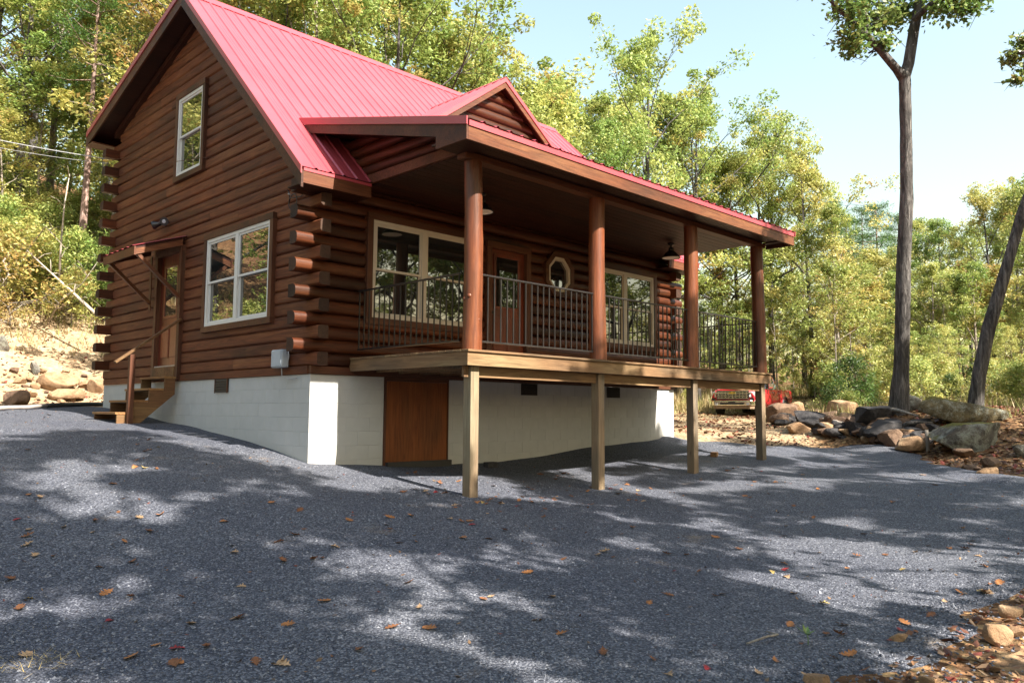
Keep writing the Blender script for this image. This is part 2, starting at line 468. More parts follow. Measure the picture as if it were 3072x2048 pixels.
M['leaf'] = mat_leaf('tree leaves')
M['needle'] = mat_leaf('pine needles', 0.015, 0.2, 0.25)
M['litter'] = mat_leaf('dry leaves', 0.01, 0.2, 0.15)


# ------------------------------------------------------------------ terrain
CP = np.array([
    (0, 0, -1.27), (1.3, 0, -1.37), (3, 0, -1.39), (4.2, 0, -1.33), (5.45, 0, -1.22), (6.4, 0, -1.15), (7.5, 0, -1.10), (9, 0, -1.04),
    (.83, -2.45, -1.61), (3.35, -2.45, -1.64), (5.88, -2.45, -1.53), (8.25, -2.45, -1.40),
    (0, .67, -1.14), (0, 2.25, -.94), (0, 4, -.81), (0, 6.5, -.62), (0, 8.3, -.49),
    (8.9, -.63, -1.12), (10.2, -1.5, -1.2), (12.9, -1.8, -1.2), (13.0, -2.5, -1.15), (12.5, -3.2, -1.2), (12.4, -3.85, -1.3), (10.3, -4.9, -1.45), (9.7, -5.6, -1.5), (9.3, -6.5, -1.55),
    (-6, -10, -2.12), (-9, -6, -1.9), (-8, 2, -1.1), (-6, 8, -.6), (-3.6, .85, -1.2), (-4.7, -4.1, -1.85), (-2, -2.5, -1.55),
    (-1.75, -8.2, -2.03), (1.8, -8.2, -1.97), (0, -5, -1.88), (4, -5, -1.82), (7, -5, -1.62), (5.5, -8, -1.8),
    (-6, -20, -2.8), (10, -20, -2.2), (-20, -14, -2.3), (25, -20, -1.2),
    (14.5, -2.8, -.42), (13.9, -1.9, -.75), (15.2, -4.3, -.42), (18, -8, -.6), (21.3, -3.2, -.42), (39.5, 1.25, .2), (31, 4.3, -.3), (35, 9.2, .2),
    (26.3, 8.6, -.62), (28.5, 7.2, -.58), (31, 8.6, -.5), (20, 5, -.78), (14, 3, -.93), (12, 0, -1.05), (13.5, -.4, -1.0), (17, 1.5, -.88), (20, 2.2, -.75), (16, 5, -.82), (16.5, -.6, -.75), (23, 5.5, -.70),
    (-.8, 11, -.45), (0, 14.3, -.45), (-3, 14, -.42), (.3, 16, -.12), (.8, 17.5, .65), (1.4, 19.2, 1.6), (2.9, 24, 4.3), (4, 29, 7.0), (6, 40, 12.5), (-8, 13.5, -.35), (-8, 17, .5), (-8, 20, 2.0), (-12, 24, 4.0), (-10, 30, 6.8),
    (5, 12, -.42), (5, 16, .1), (9, 9.5, -.5), (10, 16, .4), (12, 22, 2.4), (18, 18, .8), (20, 30, 3.6), (30, 30, 2.3), (40, 45, 5), (30, 16, .3), (40, 18, 1.0),
    (80, 0, 1.5), (80, 60, 7), (60, -40, 0), (0, 80, 22), (-60, 60, 18), (-60, -10, 0), (-40, -60, -5), (40, -70, -4), (130, 40, 8), (130, -60, 1), (60, 130, 16), (-60, 130, 26),
], float)


def _U(r2): return np.where(r2 > 1e-9, r2 * np.log(np.maximum(r2, 1e-9)), 0.0)


_n = len(CP)
_d2 = ((CP[:, None, :2] - CP[None, :, :2]) ** 2).sum(-1)
_K = _U(_d2) + np.eye(_n) * 0.03
_P = np.c_[np.ones(_n), CP[:, :2]]
_A = np.block([[_K, _P], [_P.T, np.zeros((3, 3))]])
_w = np.linalg.solve(_A, np.r_[CP[:, 2], 0, 0, 0])
_rng = np.random.RandomState(3)
_wv = [(_rng.uniform(0, 6.28), _rng.uniform(0, 6.28), f, a) for f, a in ((.5, .02), (.8, .02), (1.3, .015), (2.1, .012), (3.3, .008), (5.1, .005))]


def zg(x, y):
    x = np.asarray(x, float); y = np.asarray(y, float); sh = x.shape
    X = x.ravel(); Y = y.ravel(); out = np.empty(len(X))
    for i in range(0, len(X), 20000):
        d2 = (X[i:i + 20000, None] - CP[None, :, 0]) ** 2 + (Y[i:i + 20000, None] - CP[None, :, 1]) ** 2
        out[i:i + 20000] = _U(d2) @ _w[:_n] + _w[_n] + _w[_n + 1] * X[i:i + 20000] + _w[_n + 2] * Y[i:i + 20000]
    for th, ph, f, a in _wv:
        out += a * np.sin(f * (X * math.cos(th) + Y * math.sin(th)) + ph) * np.cos(0.7 * f * (Y * math.cos(th) - X * math.sin(th)) + 2 * ph)
    return out.reshape(sh)


def zg1(x, y): return float(zg(np.array([x]), np.array([y]))[0])


GP = np.array([(-20, 10.2), (-8, 11.2), (-4, 11.6), (-1.5, 11.2), (0.4, 10), (0.4, 0.4), (9.2, .4), (8.95, -.63), (10.2, -1.5), (12.0, -1.75), (12.9, -1.9), (13.0, -2.5), (12.5, -3.2), (12.3, -3.85), (10.4, -4.8), (9.7, -5.6), (9.3, -6.5),
               (6.5, -7.5), (3.5, -8.05), (1.9, -8.2), (.6, -8.0), (-.4, -8.15), (-1.2, -7.95), (-1.9, -8.3), (-2.4, -9.3), (-3.2, -12), (-5, -18), (-22, -18)], float)


def sdist(poly, X, Y):
    """signed distance to polygon, positive inside"""
    P = np.c_[X.ravel(), Y.ravel()]; n = len(poly); best = np.full(len(P), 1e9); ins = np.zeros(len(P), bool)
    for i in range(n):
        a, b = poly[i], poly[(i + 1) % n]; ab = b - a
        t = np.clip(((P - a) @ ab) / (ab @ ab), 0, 1); d = np.linalg.norm(P - a - t[:, None] * ab, axis=1); best = np.minimum(best, d)
        c = ((a[1] > P[:, 1]) != (b[1] > P[:, 1])); xx = (b[0] - a[0]) * (P[:, 1] - a[1]) / (b[1] - a[1] + 1e-12) + a[0]
        ins ^= c & (P[:, 0] < xx)
    return np.where(ins, best, -best).reshape(X.shape)


def gridmesh(name, xs, ys, zf, mat, col=None):
    X, Y = np.meshgrid(xs, ys, indexing='ij'); Z, keep = zf(X, Y)
    nx, ny = len(xs), len(ys)
    idx = np.arange(nx * ny).reshape(nx, ny)
    q = np.stack([idx[:-1, :-1], idx[1:, :-1], idx[1:, 1:], idx[:-1, 1:]], -1).reshape(-1, 4)
    if keep is not None:
        k = keep.ravel(); q = q[k[q].any(1)]
        used = np.unique(q); mp = -np.ones(nx * ny, int); mp[used] = np.arange(len(used)); q = mp[q]
    else: used = np.arange(nx * ny)
    V = np.stack([X, Y, Z], -1).reshape(-1, 3)[used]
    cc = None
    if col is not None: cc = col(V[:, 0], V[:, 1])
    return np_mesh(name, V, q, mat, True, cc)


def axis(a, b, fine, lo, hi):
    c = list(np.arange(a, b + 1e-6, fine)); s = fine
    x = a
    while x > lo: s *= 1.22; x -= s; c.insert(0, x)
    s = fine; x = b
    while x < hi: s *= 1.22; x += s; c.append(x)
    return np.array(c)


def gcol(x, y):
    c = np.zeros((len(x), 3))
    def blob(px, py, rx, ry): return np.exp(-(((x - px) / rx) ** 2 + ((y - py) / ry) ** 2))
    dirt = np.clip(1.6 * blob(19, 3.5, 9, 4.2) + 1.5 * blob(26, 7, 8, 5) + 1.5 * blob(11, 1.5, 4, 3) + 1.6 * blob(0, 16, 9, 4.0) + 1.3 * blob(-8, 16, 9, 4) + 1.1 * blob(3, 19, 6, 3) + 0.62 * blob(.5, -9.3, 2.6, 1.5) + blob(31, 6.5, 5, 3), 0, 1)
    c[:, 0] = dirt * 0.75
    c[:, 1] = np.clip(1.1 * blob(30, 12, 14, 5) + blob(25, -1, 9, 3.5) + blob(36, 3, 8, 5) + .5 * blob(0, 25, 12, 4), 0, 1) * 0.9
    return c


def zf_ground(X, Y):
    Z = zg(X, Y); inside = sdist(GP, X, Y)
    return Z - 0.05 * np.clip(inside * 2, 0, 1), None


g = np_o = gridmesh('ground', axis(-9, 24, .3, -220, 320), axis(-13, 18, .3, -220, 320), zf_ground, M['ground'], gcol)
tag(link(bpy.data.objects.new('ground', g)), kind='structure')


def zf_gravel(X, Y):
    d = sdist(GP, X, Y) + .18 * np.sin(X * 2.1 + 1.3 * np.sin(Y * 1.7)) * np.cos(Y * 1.9) + .1 * np.sin(5.3 * X + 3.1 * Y)
    Z = zg(X, Y) + np.clip(d * .08, -.09, .018)
    # graders leave a soft ridge along the gravel's edge
    Z = Z + .05 * np.exp(-((d - .5) / .3) ** 2) * (X > 8.5)
    return Z, d > -.6


gv = gridmesh('gravel_yard', axis(-10, 14, .16, -22, 15), axis(-13, 12, .16, -19, 13), zf_gravel, M['gravel'])
tag(link(bpy.data.objects.new('gravel_yard', gv)), kind='structure')


def gravel_z(x, y):
    return zg1(x, y) + .018

# ================================================================== CABIN
LX, WY = 9.0, 8.1            # cabin length along X, depth along Y (z = 0 is the top of the foundation)
CO = 0.1885                  # log course
Z0 = 0.115
S1, S2 = 0.959, -0.303       # roof slopes
RY, RZ = 3.95, 6.95          # ridge
OV = 0.45


def roof_front(y): return RZ + S1 * (y - RY)
def roof_rear(y): return RZ + S2 * (y - RY)


cabin = empty('log_cabin', (0, 0, 0))
tag(cabin, 'brown log cabin with red metal roof and covered front porch', 'cabin')


def log_mesh(L, h=CO, bulge=0.055, depth=0.15, cut=None, mats=None, flat=2.6):
    """D log, local x along its length, local y outwards; cut = (za, xa0, xa1, zb, xb0, xb1) slants its ends"""
    prof = [(-depth, -h / 2 + .002)]
    K = 8
    for i in range(K + 1):
        t = -1 + 2 * i / K
        prof.append((bulge * (1 - abs(t) ** flat) - .012 * (abs(t) > .99), t * (h / 2 - .003)))
    prof.append((-depth, h / 2 - .002))
    n = len(prof); mb = MB()
    nl = max(2, int(L / 0.8) + 1)
    vs = []
    for s in range(nl + 1):
        fx = s / nl
        w = 0 if s in (0, nl) else random.uniform(-.004, .004)
        for o, z in prof:
            if cut:
                tz = (z + h / 2) / h
                x0 = cut[0] + (cut[2] - cut[0]) * tz; x1 = cut[1] + (cut[3] - cut[1]) * tz
            else: x0, x1 = -L / 2, L / 2
            vs.append((x0 + (x1 - x0) * fx, o + (w if o > 0 else 0), z))
    fs = []
    for s in range(nl):
        for k in range(n):
            fs.append((s * n + k, (s + 1) * n + k, (s + 1) * n + (k + 1) % n, s * n + (k + 1) % n))
    mb.add(vs, fs, True)
    mb.f.append(tuple(range(n))); mb.sm.append(False)
    mb.f.append(tuple(nl * n + k for k in range(n - 1, -1, -1))); mb.sm.append(False)
    me = mb.mesh('log', sharp=35)
    for x in mats: me.materials.append(x)
    me.polygons[len(me.polygons) - 1].material_index = 1; me.polygons[len(me.polygons) - 2].material_index = 1
    return me


FR = {'gable': lambda c, z, o: Matrix(((0, -1, 0, o), (1, 0, 0, c), (0, 0, 1, z), (0, 0, 0, 1))),
      'front': lambda c, z, o: Matrix(((-1, 0, 0, c), (0, -1, 0, o), (0, 0, 1, z), (0, 0, 0, 1))),
      'side': lambda c, z, o: Matrix(((0, -1, 0, o), (1, 0, 0, c), (0, 0, 1, z), (0, 0, 0, 1)))}


def log(parent, wall, a, b, z, mats, o=0.0, h=CO, bulge=0.055, depth=0.15, cut=None, flat=2.6):
    c = (a + b) / 2
    if cut: cut = tuple(v - c for v in cut)
    if wall == 'front' and cut: cut = (-cut[1], -cut[0], -cut[3], -cut[2])
    me = log_mesh(b - a, h, bulge * random.uniform(.93, 1.07), depth, cut, mats, flat)
    return inst('log', me, parent, FR[wall](c, z, o))


def minus(ivs, a, b):
    out = []
    for p, q in ivs:
        if b <= p or a >= q: out.append((p, q)); continue
        if a > p: out.append((p, a))
        if b < q: out.append((b, q))
    return out


# ---- foundation of painted blocks
found = MB().box((.004, .004, -2.2), (LX - .004, WY + .18, -.004)).build('foundation', M['mortar'], cabin)
BW, BH = .4064, .2032
bmesh_cache = {}


def block(a, b, z0, z1, wall):
    key = (round(b - a, 3), round(z1 - z0, 3), wall)
    if key not in bmesh_cache:
        w, h = b - a - .003, z1 - z0 - .003
        bm = bmesh.new(); bmesh.ops.create_cube(bm, size=1)
        bmesh.ops.scale(bm, vec=(w, .03, h), verts=bm.verts); bmesh.ops.bevel(bm, geom=bm.edges[:], offset=.003, segments=1, affect='EDGES')
        me = bpy.data.meshes.new('block'); bm.to_mesh(me); bm.free(); me.materials.append(M['block']); bmesh_cache[key] = me
    c, z = (a + b) / 2, (z0 + z1) / 2
    if wall == 'front': mtx = Matrix.Translation((c, .0155, z))
    else: mtx = Matrix.Translation((.0155, c, z)) @ Matrix.Rotation(R(90), 4, 'Z')
    return inst('block', bmesh_cache[key], found, mtx)


CDX0, CDX1 = 1.27, 2.53      # crawlspace door
for r in range(7):
    zt = -.004 - r * BH; zb = zt - BH
    off = -BW / 2 if r % 2 else 0
    x = off + (.031 if r % 2 else 0)
    x = off
    while x < LX:
        a, b = max(x, 0.0), min(x + BW, LX); x += BW
        if b - a < .05: continue
        if zt < zg1((a + b) / 2, -.05) - .02: continue
        iv = minus([(a, b)], CDX0, CDX1) if zt > -1.36 else [(a, b)]
        for p, q in iv:
            if q - p > .03: block(p, q, zb, zt, 'front')
    y = .031 - (0 if r % 2 else BW / 2)
    while y < WY + .17:
        a, b = max(y, .031), min(y + BW, WY + .17); y += BW
        if b - a < .05: continue
        if zt < zg1(-.05, (a + b) / 2) - .02: continue
        block(a, b, zb, zt, 'gable')

# foundation vents
def vent(wall, c, z0, z1, w):
    e = MB()
    if wall == 'front':
        e.box((c - w / 2, -.022, z0), (c + w / 2, .02, z1)); o = e.build('vent', M['vent'], cabin)
        for i in range(5):
            z = z0 + (z1 - z0) * (i + .5) / 5
            MB().prism([(c - w / 2 + .02, -.026, z - .012), (c - w / 2 + .02, -.038, z - .016), (c - w / 2 + .02, -.026, z + .012)], (w - .04, 0, 0)).build('slat', M['vent'], o)
    else:
        e.box((-.022, c - w / 2, z0), (.02, c + w / 2, z1)); o = e.build('vent', M['vent'], cabin)
        for i in range(5):
            z = z0 + (z1 - z0) * (i + .5) / 5
            MB().prism([(-.026, c - w / 2 + .02, z - .012), (-.038, c - w / 2 + .02, z - .016), (-.026, c - w / 2 + .02, z + .012)], (0, w - .04, 0)).build('slat', M['vent'], o)
        for s in (-1, 1):
            boxo('vent_frame', (-.034, c + s * w / 2 - .012, z0 - .012), (-.0225, c + s * w / 2 + .012, z1 + .012), M['trim'], o)
    return o


vent('front', 4.43, -.215, -.012, .40); vent('front', 6.86, -.215, -.012, .40); vent('gable', 2.70, -.225, .002 - .012, .44)

# crawlspace door
cdoor = boxo('crawlspace_door', (CDX0 + .03, -.012, -1.30), (CDX1 - .02, .011, -.06), M['ply'], cabin)
boxo('jamb', (CDX0, -.03, -1.42), (CDX0 + .03, .011, -.004), M['trim_z'], cdoor)
boxo('jamb', (CDX1 - .02, -.03, -1.42), (CDX1, .011, -.004), M['trim_z'], cdoor)
boxo('head', (CDX0 + .03, -.028, -.058), (CDX1 - .02, .011, -.004), M['trim'], cdoor)
boxo('threshold', (CDX0 + .03, -.10, -1.47), (CDX1 + .02, -.032, -1.28), M['vent'], cdoor)

# sill boards
boxo('sill_board', (-.012, -.035, 0.0), (LX + .012, -.001 + .03, Z0 - .004), M['trim'], cabin)
o = MB().box((-WY / 2 - .0, -.035, 0.0), (WY / 2 + .1, .03, Z0 - .004)).build('sill_board', M['log_gable'], cabin)
o.matrix_local = FR['gable'](WY / 2 + .032, 0, 0)

# ---- gable wall and its logs
core = [(0.151, 0.15, Z0), (0.151, WY - .15, Z0), (0.151, WY - .15, roof_rear(WY) - .3), (0.151, RY, RZ - .3), (0.151, .15, roof_front(.15) - .3)]
gable = MB().prism([(.03, y, z) for _, y, z in core], (.1, 0, 0)).build('gable_wall', M['log_gable'], cabin)
OPG = [(1.144, 3.336, .86, 2.40), (3.746, 4.798, 3.75, 5.27), (4.36, 5.50, .1, 2.42)]
GM = [M['log_gable'], M['log_end']]
TH = .24                     # vertical thickness of the roof build-up
k = 0
while True:
    zc = Z0 + CO * (k + .5); zl, zh = zc - CO / 2, zc + CO / 2
    ya = (zl + TH - RZ) / S1 + RY; ya2 = (zh + TH - RZ) / S1 + RY
    yb = (zl + TH - RZ) / S2 + RY; yb2 = (zh + TH - RZ) / S2 + RY
    if ya2 > yb2 - .15: break
    gpass = k % 2 == 0
    lo = (-.20 if gpass else .152); hi = (WY + .22 if gpass else WY - .152)
    a0, a1 = max(lo, ya), max(lo, ya2); b0, b1 = min(hi, yb), min(hi, yb2)
    if zc > 2.62: a0 = max(a0, 0.0) if ya < 0 else ya
    ivs = [(max(a0, a1) if a0 == a1 else a1, b1)]
    # raking ends keep a slanted cut
    full = (a0, b0, a1, b1)
    ivs = [(min(a0, a1), max(b0, b1))]
    for y0, y1, z0, z1 in OPG:
        if z0 < zc < z1: ivs = minus(ivs, y0 - .03, y1 + .03)
    segs = []
    for p, q in ivs:
        cuts = [p]
        while q - cuts[-1] > 4.2: cuts.append(cuts[-1] + random.uniform(2.0, 3.6))
        cuts.append(q)
        if len(cuts) > 2 and cuts[-1] - cuts[-2] < .5: cuts.pop(-2)
        for i in range(len(cuts) - 1): segs.append((cuts[i] + (.0015 if i else 0), cuts[i + 1] - (.0015 if i < len(cuts) - 2 else 0)))
    for p, q in segs:
        cut = None
        if abs(p - min(a0, a1)) < 1e-6 or abs(q - max(b0, b1)) < 1e-6:
            c0 = a0 if abs(p - min(a0, a1)) < 1e-6 else p; c2 = a1 if abs(p - min(a0, a1)) < 1e-6 else p
            c1 = b0 if abs(q - max(b0, b1)) < 1e-6 else q; c3 = b1 if abs(q - max(b0, b1)) < 1e-6 else q
            cut = (c0, c1, c2, c3)
        log(gable, 'gable', p, q, zc, GM, cut=cut, bulge=.020, flat=7.0)
    k += 1
# cover strip against the roof along both rakes
for (ya, za), (yb, zb) in (((.15, roof_front(.15)), (RY, RZ)), ((RY, RZ), (WY, roof_rear(WY)))):
    MB().prism([(-.10, ya, za - TH - .005), (-.10, yb, zb - TH - .005), (-.10, yb, zb - TH - .13), (-.10, ya, za - TH - .13)], (.09, 0, 0)).build('rake_frieze', M['soffit'], gable)

# ---- front wall and its logs
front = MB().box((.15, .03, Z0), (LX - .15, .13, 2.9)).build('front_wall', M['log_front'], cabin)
W1 = (.963, 2.94, .876, 2.36); W2 = (6.21, 8.19, .876, 2.36); FD = (3.36, 4.34, .20, 2.36); OC = (5.18, 2.05)
FM = [M['log_front'], M['log_end']]
for k in range(14):
    zc = Z0 + CO * (k + .5)
    fpass = k % 2 == 1
    ivs = [(-.30 if fpass else .152, LX + .30 if fpass else LX - .152)]
    for x0, x1, z0, z1 in (W1, W2, FD):
        if z0 - .02 < zc < z1 + .03: ivs = minus(ivs, x0 - .03, x1 + .03)
    if abs(zc - OC[1]) < .30: ivs = minus(ivs, OC[0] - .32, OC[0] + .32)
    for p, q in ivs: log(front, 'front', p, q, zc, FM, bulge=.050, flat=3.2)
# rear wall log ends (the rear wall is two storeys high)
rear = MB().box((.15, WY - .13, Z0), (LX - .15, WY - .03, roof_rear(WY) - .36)).build('rear_wall', M['log_front'], cabin)
for k in range(1, 27, 2):
    zc = Z0 + CO * (k + .5)
    me = log_mesh(LX + .6, CO, .055, .15, None, FM)
    inst('log', me, rear, Matrix(((1, 0, 0, LX / 2), (0, 1, 0, WY), (0, 0, 1, zc), (0, 0, 0, 1))))
# right end wall, hidden from the photograph
rightw = MB().prism([(LX - .13, .15, Z0), (LX - .13, WY - .15, Z0), (LX - .13, WY - .15, roof_rear(WY) - .3), (LX - .13, RY, RZ - .3), (LX - .13, .15, roof_front(.15) - .3)], (.1, 0, 0)).build('end_wall', M['log_gable'], cabin)
for k in range(0, 14):
    zc = Z0 + CO * (k + .5); gp = k % 2 == 0
    a, b = (-.20, WY + .22) if gp else (.152, WY - .152)
    me = log_mesh(b - a, CO, .055, .15, None, GM)
    inst('log', me, rightw, Matrix(((0, 1, 0, LX), (-1, 0, 0, (a + b) / 2), (0, 0, 1, zc), (0, 0, 0, 1))))

# ---- windows
def P3(wall, u, o, z):
    return (u, -o, z) if wall == 'front' else (-o, u, z)


def wbox(name, wall, u0, u1, z0, z1, o0, o1, mat, parent, bevel=0.0):
    return boxo(name, P3(wall, u0, o0, z0), P3(wall, u1, o1, z1), mat, parent, bevel)


def trimset(wall, u0, u1, z0, z1, parent, w=.10, o1=.085, mats=('trim', 'trim_z'), ext=0.0):
    wbox('head_trim', wall, u0 - w - ext, u1 + w + ext, z1, z1 + w, -.02, o1 + .006, M[mats[0]], parent, .004)
    wbox('sill_trim', wall, u0 - w, u1 + w, z0 - w, z0, -.02, o1 + .004, M[mats[0]], parent, .004)
    wbox('side_trim', wall, u0 - w, u0, z0, z1, -.02, o1, M[mats[1]], parent, .004)
    wbox('side_trim', wall, u1, u1 + w, z0, z1, -.02, o1, M[mats[1]], parent, .004)


def sash_unit(win, wall, u0, u1, z0, z1, col):
    zm = (z0 + z1) / 2
    f = .035
    for nm, a, b, o in (('upper_sash', zm - .02, z1, .045), ('lower_sash', z0, zm + .02, .018)):
        mb = MB()
        for q in ((u0, u1, a, a + f), (u0, u1, b - f, b), (u0, u0 + f, a + f, b - f), (u1 - f, u1, a + f, b - f)):
            mb.box(P3(wall, q[0], o - .02, q[2]), P3(wall, q[1], o + .008, q[3]))
        s = mb.build(nm, col, win)
        wbox('pane', wall, u0 + f, u1 - f, a + f, b - f, o - .014, o - .006, M['glass'], s)


def window(wall, u0, u1, z0, z1, double, label, col):
    mb = MB(); f = .055
    for q in ((u0, u1, z0, z0 + f), (u0, u1, z1 - f, z1), (u0, u0 + f, z0 + f, z1 - f), (u1 - f, u1, z0 + f, z1 - f)):
        mb.box(P3(wall, q[0], -.03, q[2]), P3(wall, q[1], .07, q[3]))
    um = (u0 + u1) / 2
    if double: mb.box(P3(wall, um - .05, -.03, z0 + f), P3(wall, um + .05, .07, z1 - f))
    win = mb.build('window', col, cabin, .003); win['label'] = label
    spans = [(u0 + f, um - .05), (um + .05, u1 - f)] if double else [(u0 + f, u1 - f)]
    for a, b in spans: sash_unit(win, wall, a, b, z0 + f, z1 - f, col)
    wbox('dark_room', wall, u0 + .01, u1 - .01, z0 + .01, z1 - .01, -.10, -.04, M['vent'], win)
    trimset(wall, u0, u1, z0, z1, win)
    return win


window('gable', 1.144, 3.336, .888, 2.38, True, 'white double window on the ground floor of the gable wall', M['white'])
window('gable', 3.746, 4.798, 3.784, 5.261, False, 'tall white sash window high in the gable wall', M['white'])
window('front', *W1, True, 'cream double window left of the front door', M['cream'])
window('front', *W2, True, 'cream double window right of the round window', M['cream'])

# octagon window
def octo(r, o, zc=OC[1], xc=OC[0], ry=1.05):
    return [(xc + r * math.cos(R(22.5 + 45 * i)), -o, zc + ry * r * math.sin(R(22.5 + 45 * i))) for i in range(8)]


def ring(r0, r1, o0, o1, name, mat, parent):
    a, b, c, d = octo(r0, o0), octo(r1, o0), octo(r1, o1), octo(r0, o1)
    mb = MB(); vs = a + b + c + d; fs = []
    for i in range(8):
        j = (i + 1) % 8
        for p, q in ((0, 8), (8, 16), (16, 24), (24, 0)): fs.append((p + i, p + j, q + j, q + i))
    mb.add(vs, fs); return mb.build(name, mat, parent)


ow = ring(.27, .335, -.02, .06, 'octagon_window', M['cream'], cabin)
MB().prism(octo(.27, .012), (0, .008, 0)).build('pane', M['glass'], ow)
ring(.335, .43, -.02, .085, 'octagon_trim', M['trim'], ow)

# front door
def door(wall, u0, u1, z0, z1, gl, label):
    d = wbox('door', wall, u0, u1, z0, z1, -.05, .0, M['door'], cabin); d['label'] = label
    f = .05
    mb = MB()
    for q in ((gl[0] - f, gl[1] + f, gl[2] - f, gl[2]), (gl[0] - f, gl[1] + f, gl[3], gl[3] + f), (gl[0] - f, gl[0], gl[2], gl[3]), (gl[1], gl[1] + f, gl[2], gl[3])):
        mb.box(P3(wall, q[0], .0005, q[2]), P3(wall, q[1], .022, q[3]))
    mb.build('glass_frame', M['door'], d, .004)
    wbox('pane', wall, gl[0], gl[1], gl[2], gl[3], .001, .007, M['glass'], d)
    w = u1 - u0; um = (u0 + u1) / 2
    for a, b in ((u0 + .12, um - .04), (um + .04, u1 - .12)):
        wbox('raised_panel', wall, a, b, z0 + .16, gl[2] - .18, .0005, .014, M['door'], d, .01)
        wbox('panel_moulding', wall, a - .02, a - .004, z0 + .14, gl[2] - .16, .0005, .01, M['door'], d)
    u = u0 + .07 if wall == 'front' else u0 + .07
    h = MB(); c = P3(wall, u, .02, z0 + .92)
    h.lathe([(.0, .028), (.018, .026), (.028, .012), (.028, -.012), (.018, -.026), (0, -.028)], c, 12); h.build('handle', M['bronze'], d)
    return d


fd = door('front', 3.42, 4.28, .27, 2.30, (3.58, 4.12, 1.31, 2.17), 'red brown front door with a tall glass light')
trimset('front', 3.42, 4.28, .27, 2.30, fd, .11)
sd = door('gable', 4.44, 5.42, .29, 2.35, (4.66, 5.18, 1.22, 2.12), 'red brown side door with a glass light')
wbox('head_trim', 'gable', 4.33, 5.53, 2.35, 2.46, -.02, .09, M['trim'], sd, .004)
wbox('side_trim', 'gable', 4.33, 4.44, .02, 2.35, -.02, .088, M['trim_z'], sd, .004)
wbox('side_trim', 'gable', 5.42, 5.53, .02, 2.35, -.02, .088, M['trim_z'], sd, .004)
wbox('threshold', 'gable', 4.445, 5.415, .265, .289, -.05, .07, M['pvc'], sd)
wbox('kick_board', 'gable', 4.44, 5.42, .085, .264, -.03, .10, M['stair'], sd)

# ---- awning over the side door
aw = MB()
aw.prism([(-.90, 4.30, 2.255), (-.90, 5.78, 2.255), (-.02, 5.78, 2.555), (-.02, 4.30, 2.555)], (0, 0, .045))
aw = aw.build('door_awning', M['soffit'], cabin)
mb = MB(); n = 13
vs = []
for i in range(n):
    y = 4.27 + i * (5.81 - 4.27) / (n - 1); h = .02 * (i % 2)
    vs += [(-.94, y, 2.297 + h), (-.02, y, 2.612 + h)]
mb.add(vs, [(2 * i, 2 * i + 1, 2 * i + 3, 2 * i + 2) for i in range(n - 1)]); mb.build('metal_sheet', M['roof'], aw)
boxo('fascia', (-.93, 4.28, 2.14), (-.902, 5.80, 2.29), M['fascia'], aw)
for y in (4.30, 5.752):
    MB().prism([(-.90, y, 2.15), (-.90, y, 2.252), (-.09, y, 2.53), (-.09, y, 2.43)], (0, .028, 0)).build('side_board', M['fascia'], aw)
for y in (4.36, 5.70):
    MB().bar((-.86, y, 2.19), (-.10, y, 1.50), .06, .075, (0, 1, 0)).build('bracket', M['fascia'], aw, .004)
    boxo('bracket_cleat', (-.105, y - .045, 1.36), (-.088, y + .045, 2.40), M['trim_z'], aw)

# ---- side stairs
st = empty('side_stairs', (0, 0, 0), parent=None); st.parent = cabin
TX = [(-.02, -.29, .075), (-.27, -.55, -.14), (-.53, -.81, -.35), (-.79, -1.08, -.56)]
stm = MB()
for i, (xa, xb, z) in enumerate(TX):
    boxo('tread', (xb, 4.36, z - .038), (xa - (0 if i == 0 else .012), 5.50, z), M['stair_y'], st, .004)
for y in (4.37, 5.45):
    poly = [(-.09, y, .035), (-.09, y, -.24), (-.93, y, -.98), (-1.05, y, -.98), (-1.05, y, -.60), (-.79, y, -.60), (-.79, y, -.39), (-.53, y, -.39), (-.53, y, -.18), (-.27, y, -.18), (-.27, y, .035)]
    MB().prism(poly, (0, .042, 0)).build('stringer', M['stair'], st)
hp = boxo('newel_post', (-.91, 4.27, -1.0), (-.82, 4.36, .42), M['trim_z'], st, .004)
MB().bar((.0 - .06, 4.315, 1.10), (-1.14, 4.315, .275), .09, .04, (0, 0, 1)).build('handrail', M['stair'], st, .004)

# ---- twin flood light, meter box, cables on the gable
fl = empty('flood_light', (-.06, 5.15, 2.98), parent=cabin)
MB().tube([(-.005, 0, 0), (-.05, 0, 0)], .06, 14).build('base_plate', M['black'], fl)
for y, d in ((-.14, (-.55, -.75, -.25)), (.16, (-.75, .55, -.30))):
    v = Vector(d).normalized(); p = Vector((-.07, y, .0)); 
    MB().tube([(-.045, 0, 0), p - v * .05], .016, 8).build('arm', M['black'], fl)
    h = MB().tube([p - v * .06, p + v * .02, p + v * .10, p + v * .13], [.03, .045, .075, .078], 16).build('lamp_head', M['black'], fl)
    MB().tube([p + v * .131, p + v * .138], [.036, .030], 16).build('lens', M['grey'], h)
mbx = boxo('meter_box', (-.17, .50, .10), (-.056, .80, .36), M['grey'], cabin, .012)
boxo('cover', (-.182, .515, .115), (-.1705, .785, .345), M['grey'], mbx, .006)
MB().tube([(-.10, .49, .30), (-.11, .44, .40), (-.10, .42, .26), (-.11, .45, .12), (-.10, .50, .11)], .006, 6).build('cable', M['cable'], mbx)
MB().tube([(-.10, .62, .10), (-.09, .62, -.02), (-.05, .50, -.06), (-.04, .30, -.05)], .008, 6).build('conduit', M['cable'], mbx)
cl = []
for i in range(20):
    a = i / 19 * 2.2 * math.pi; cl.append((-.12 - .01 * i / 19, .40 + .11 * math.cos(a), 2.50 + .12 * math.sin(a)))
cl += [(-.11, .20, 2.55), (-.10, .05, 2.62)]
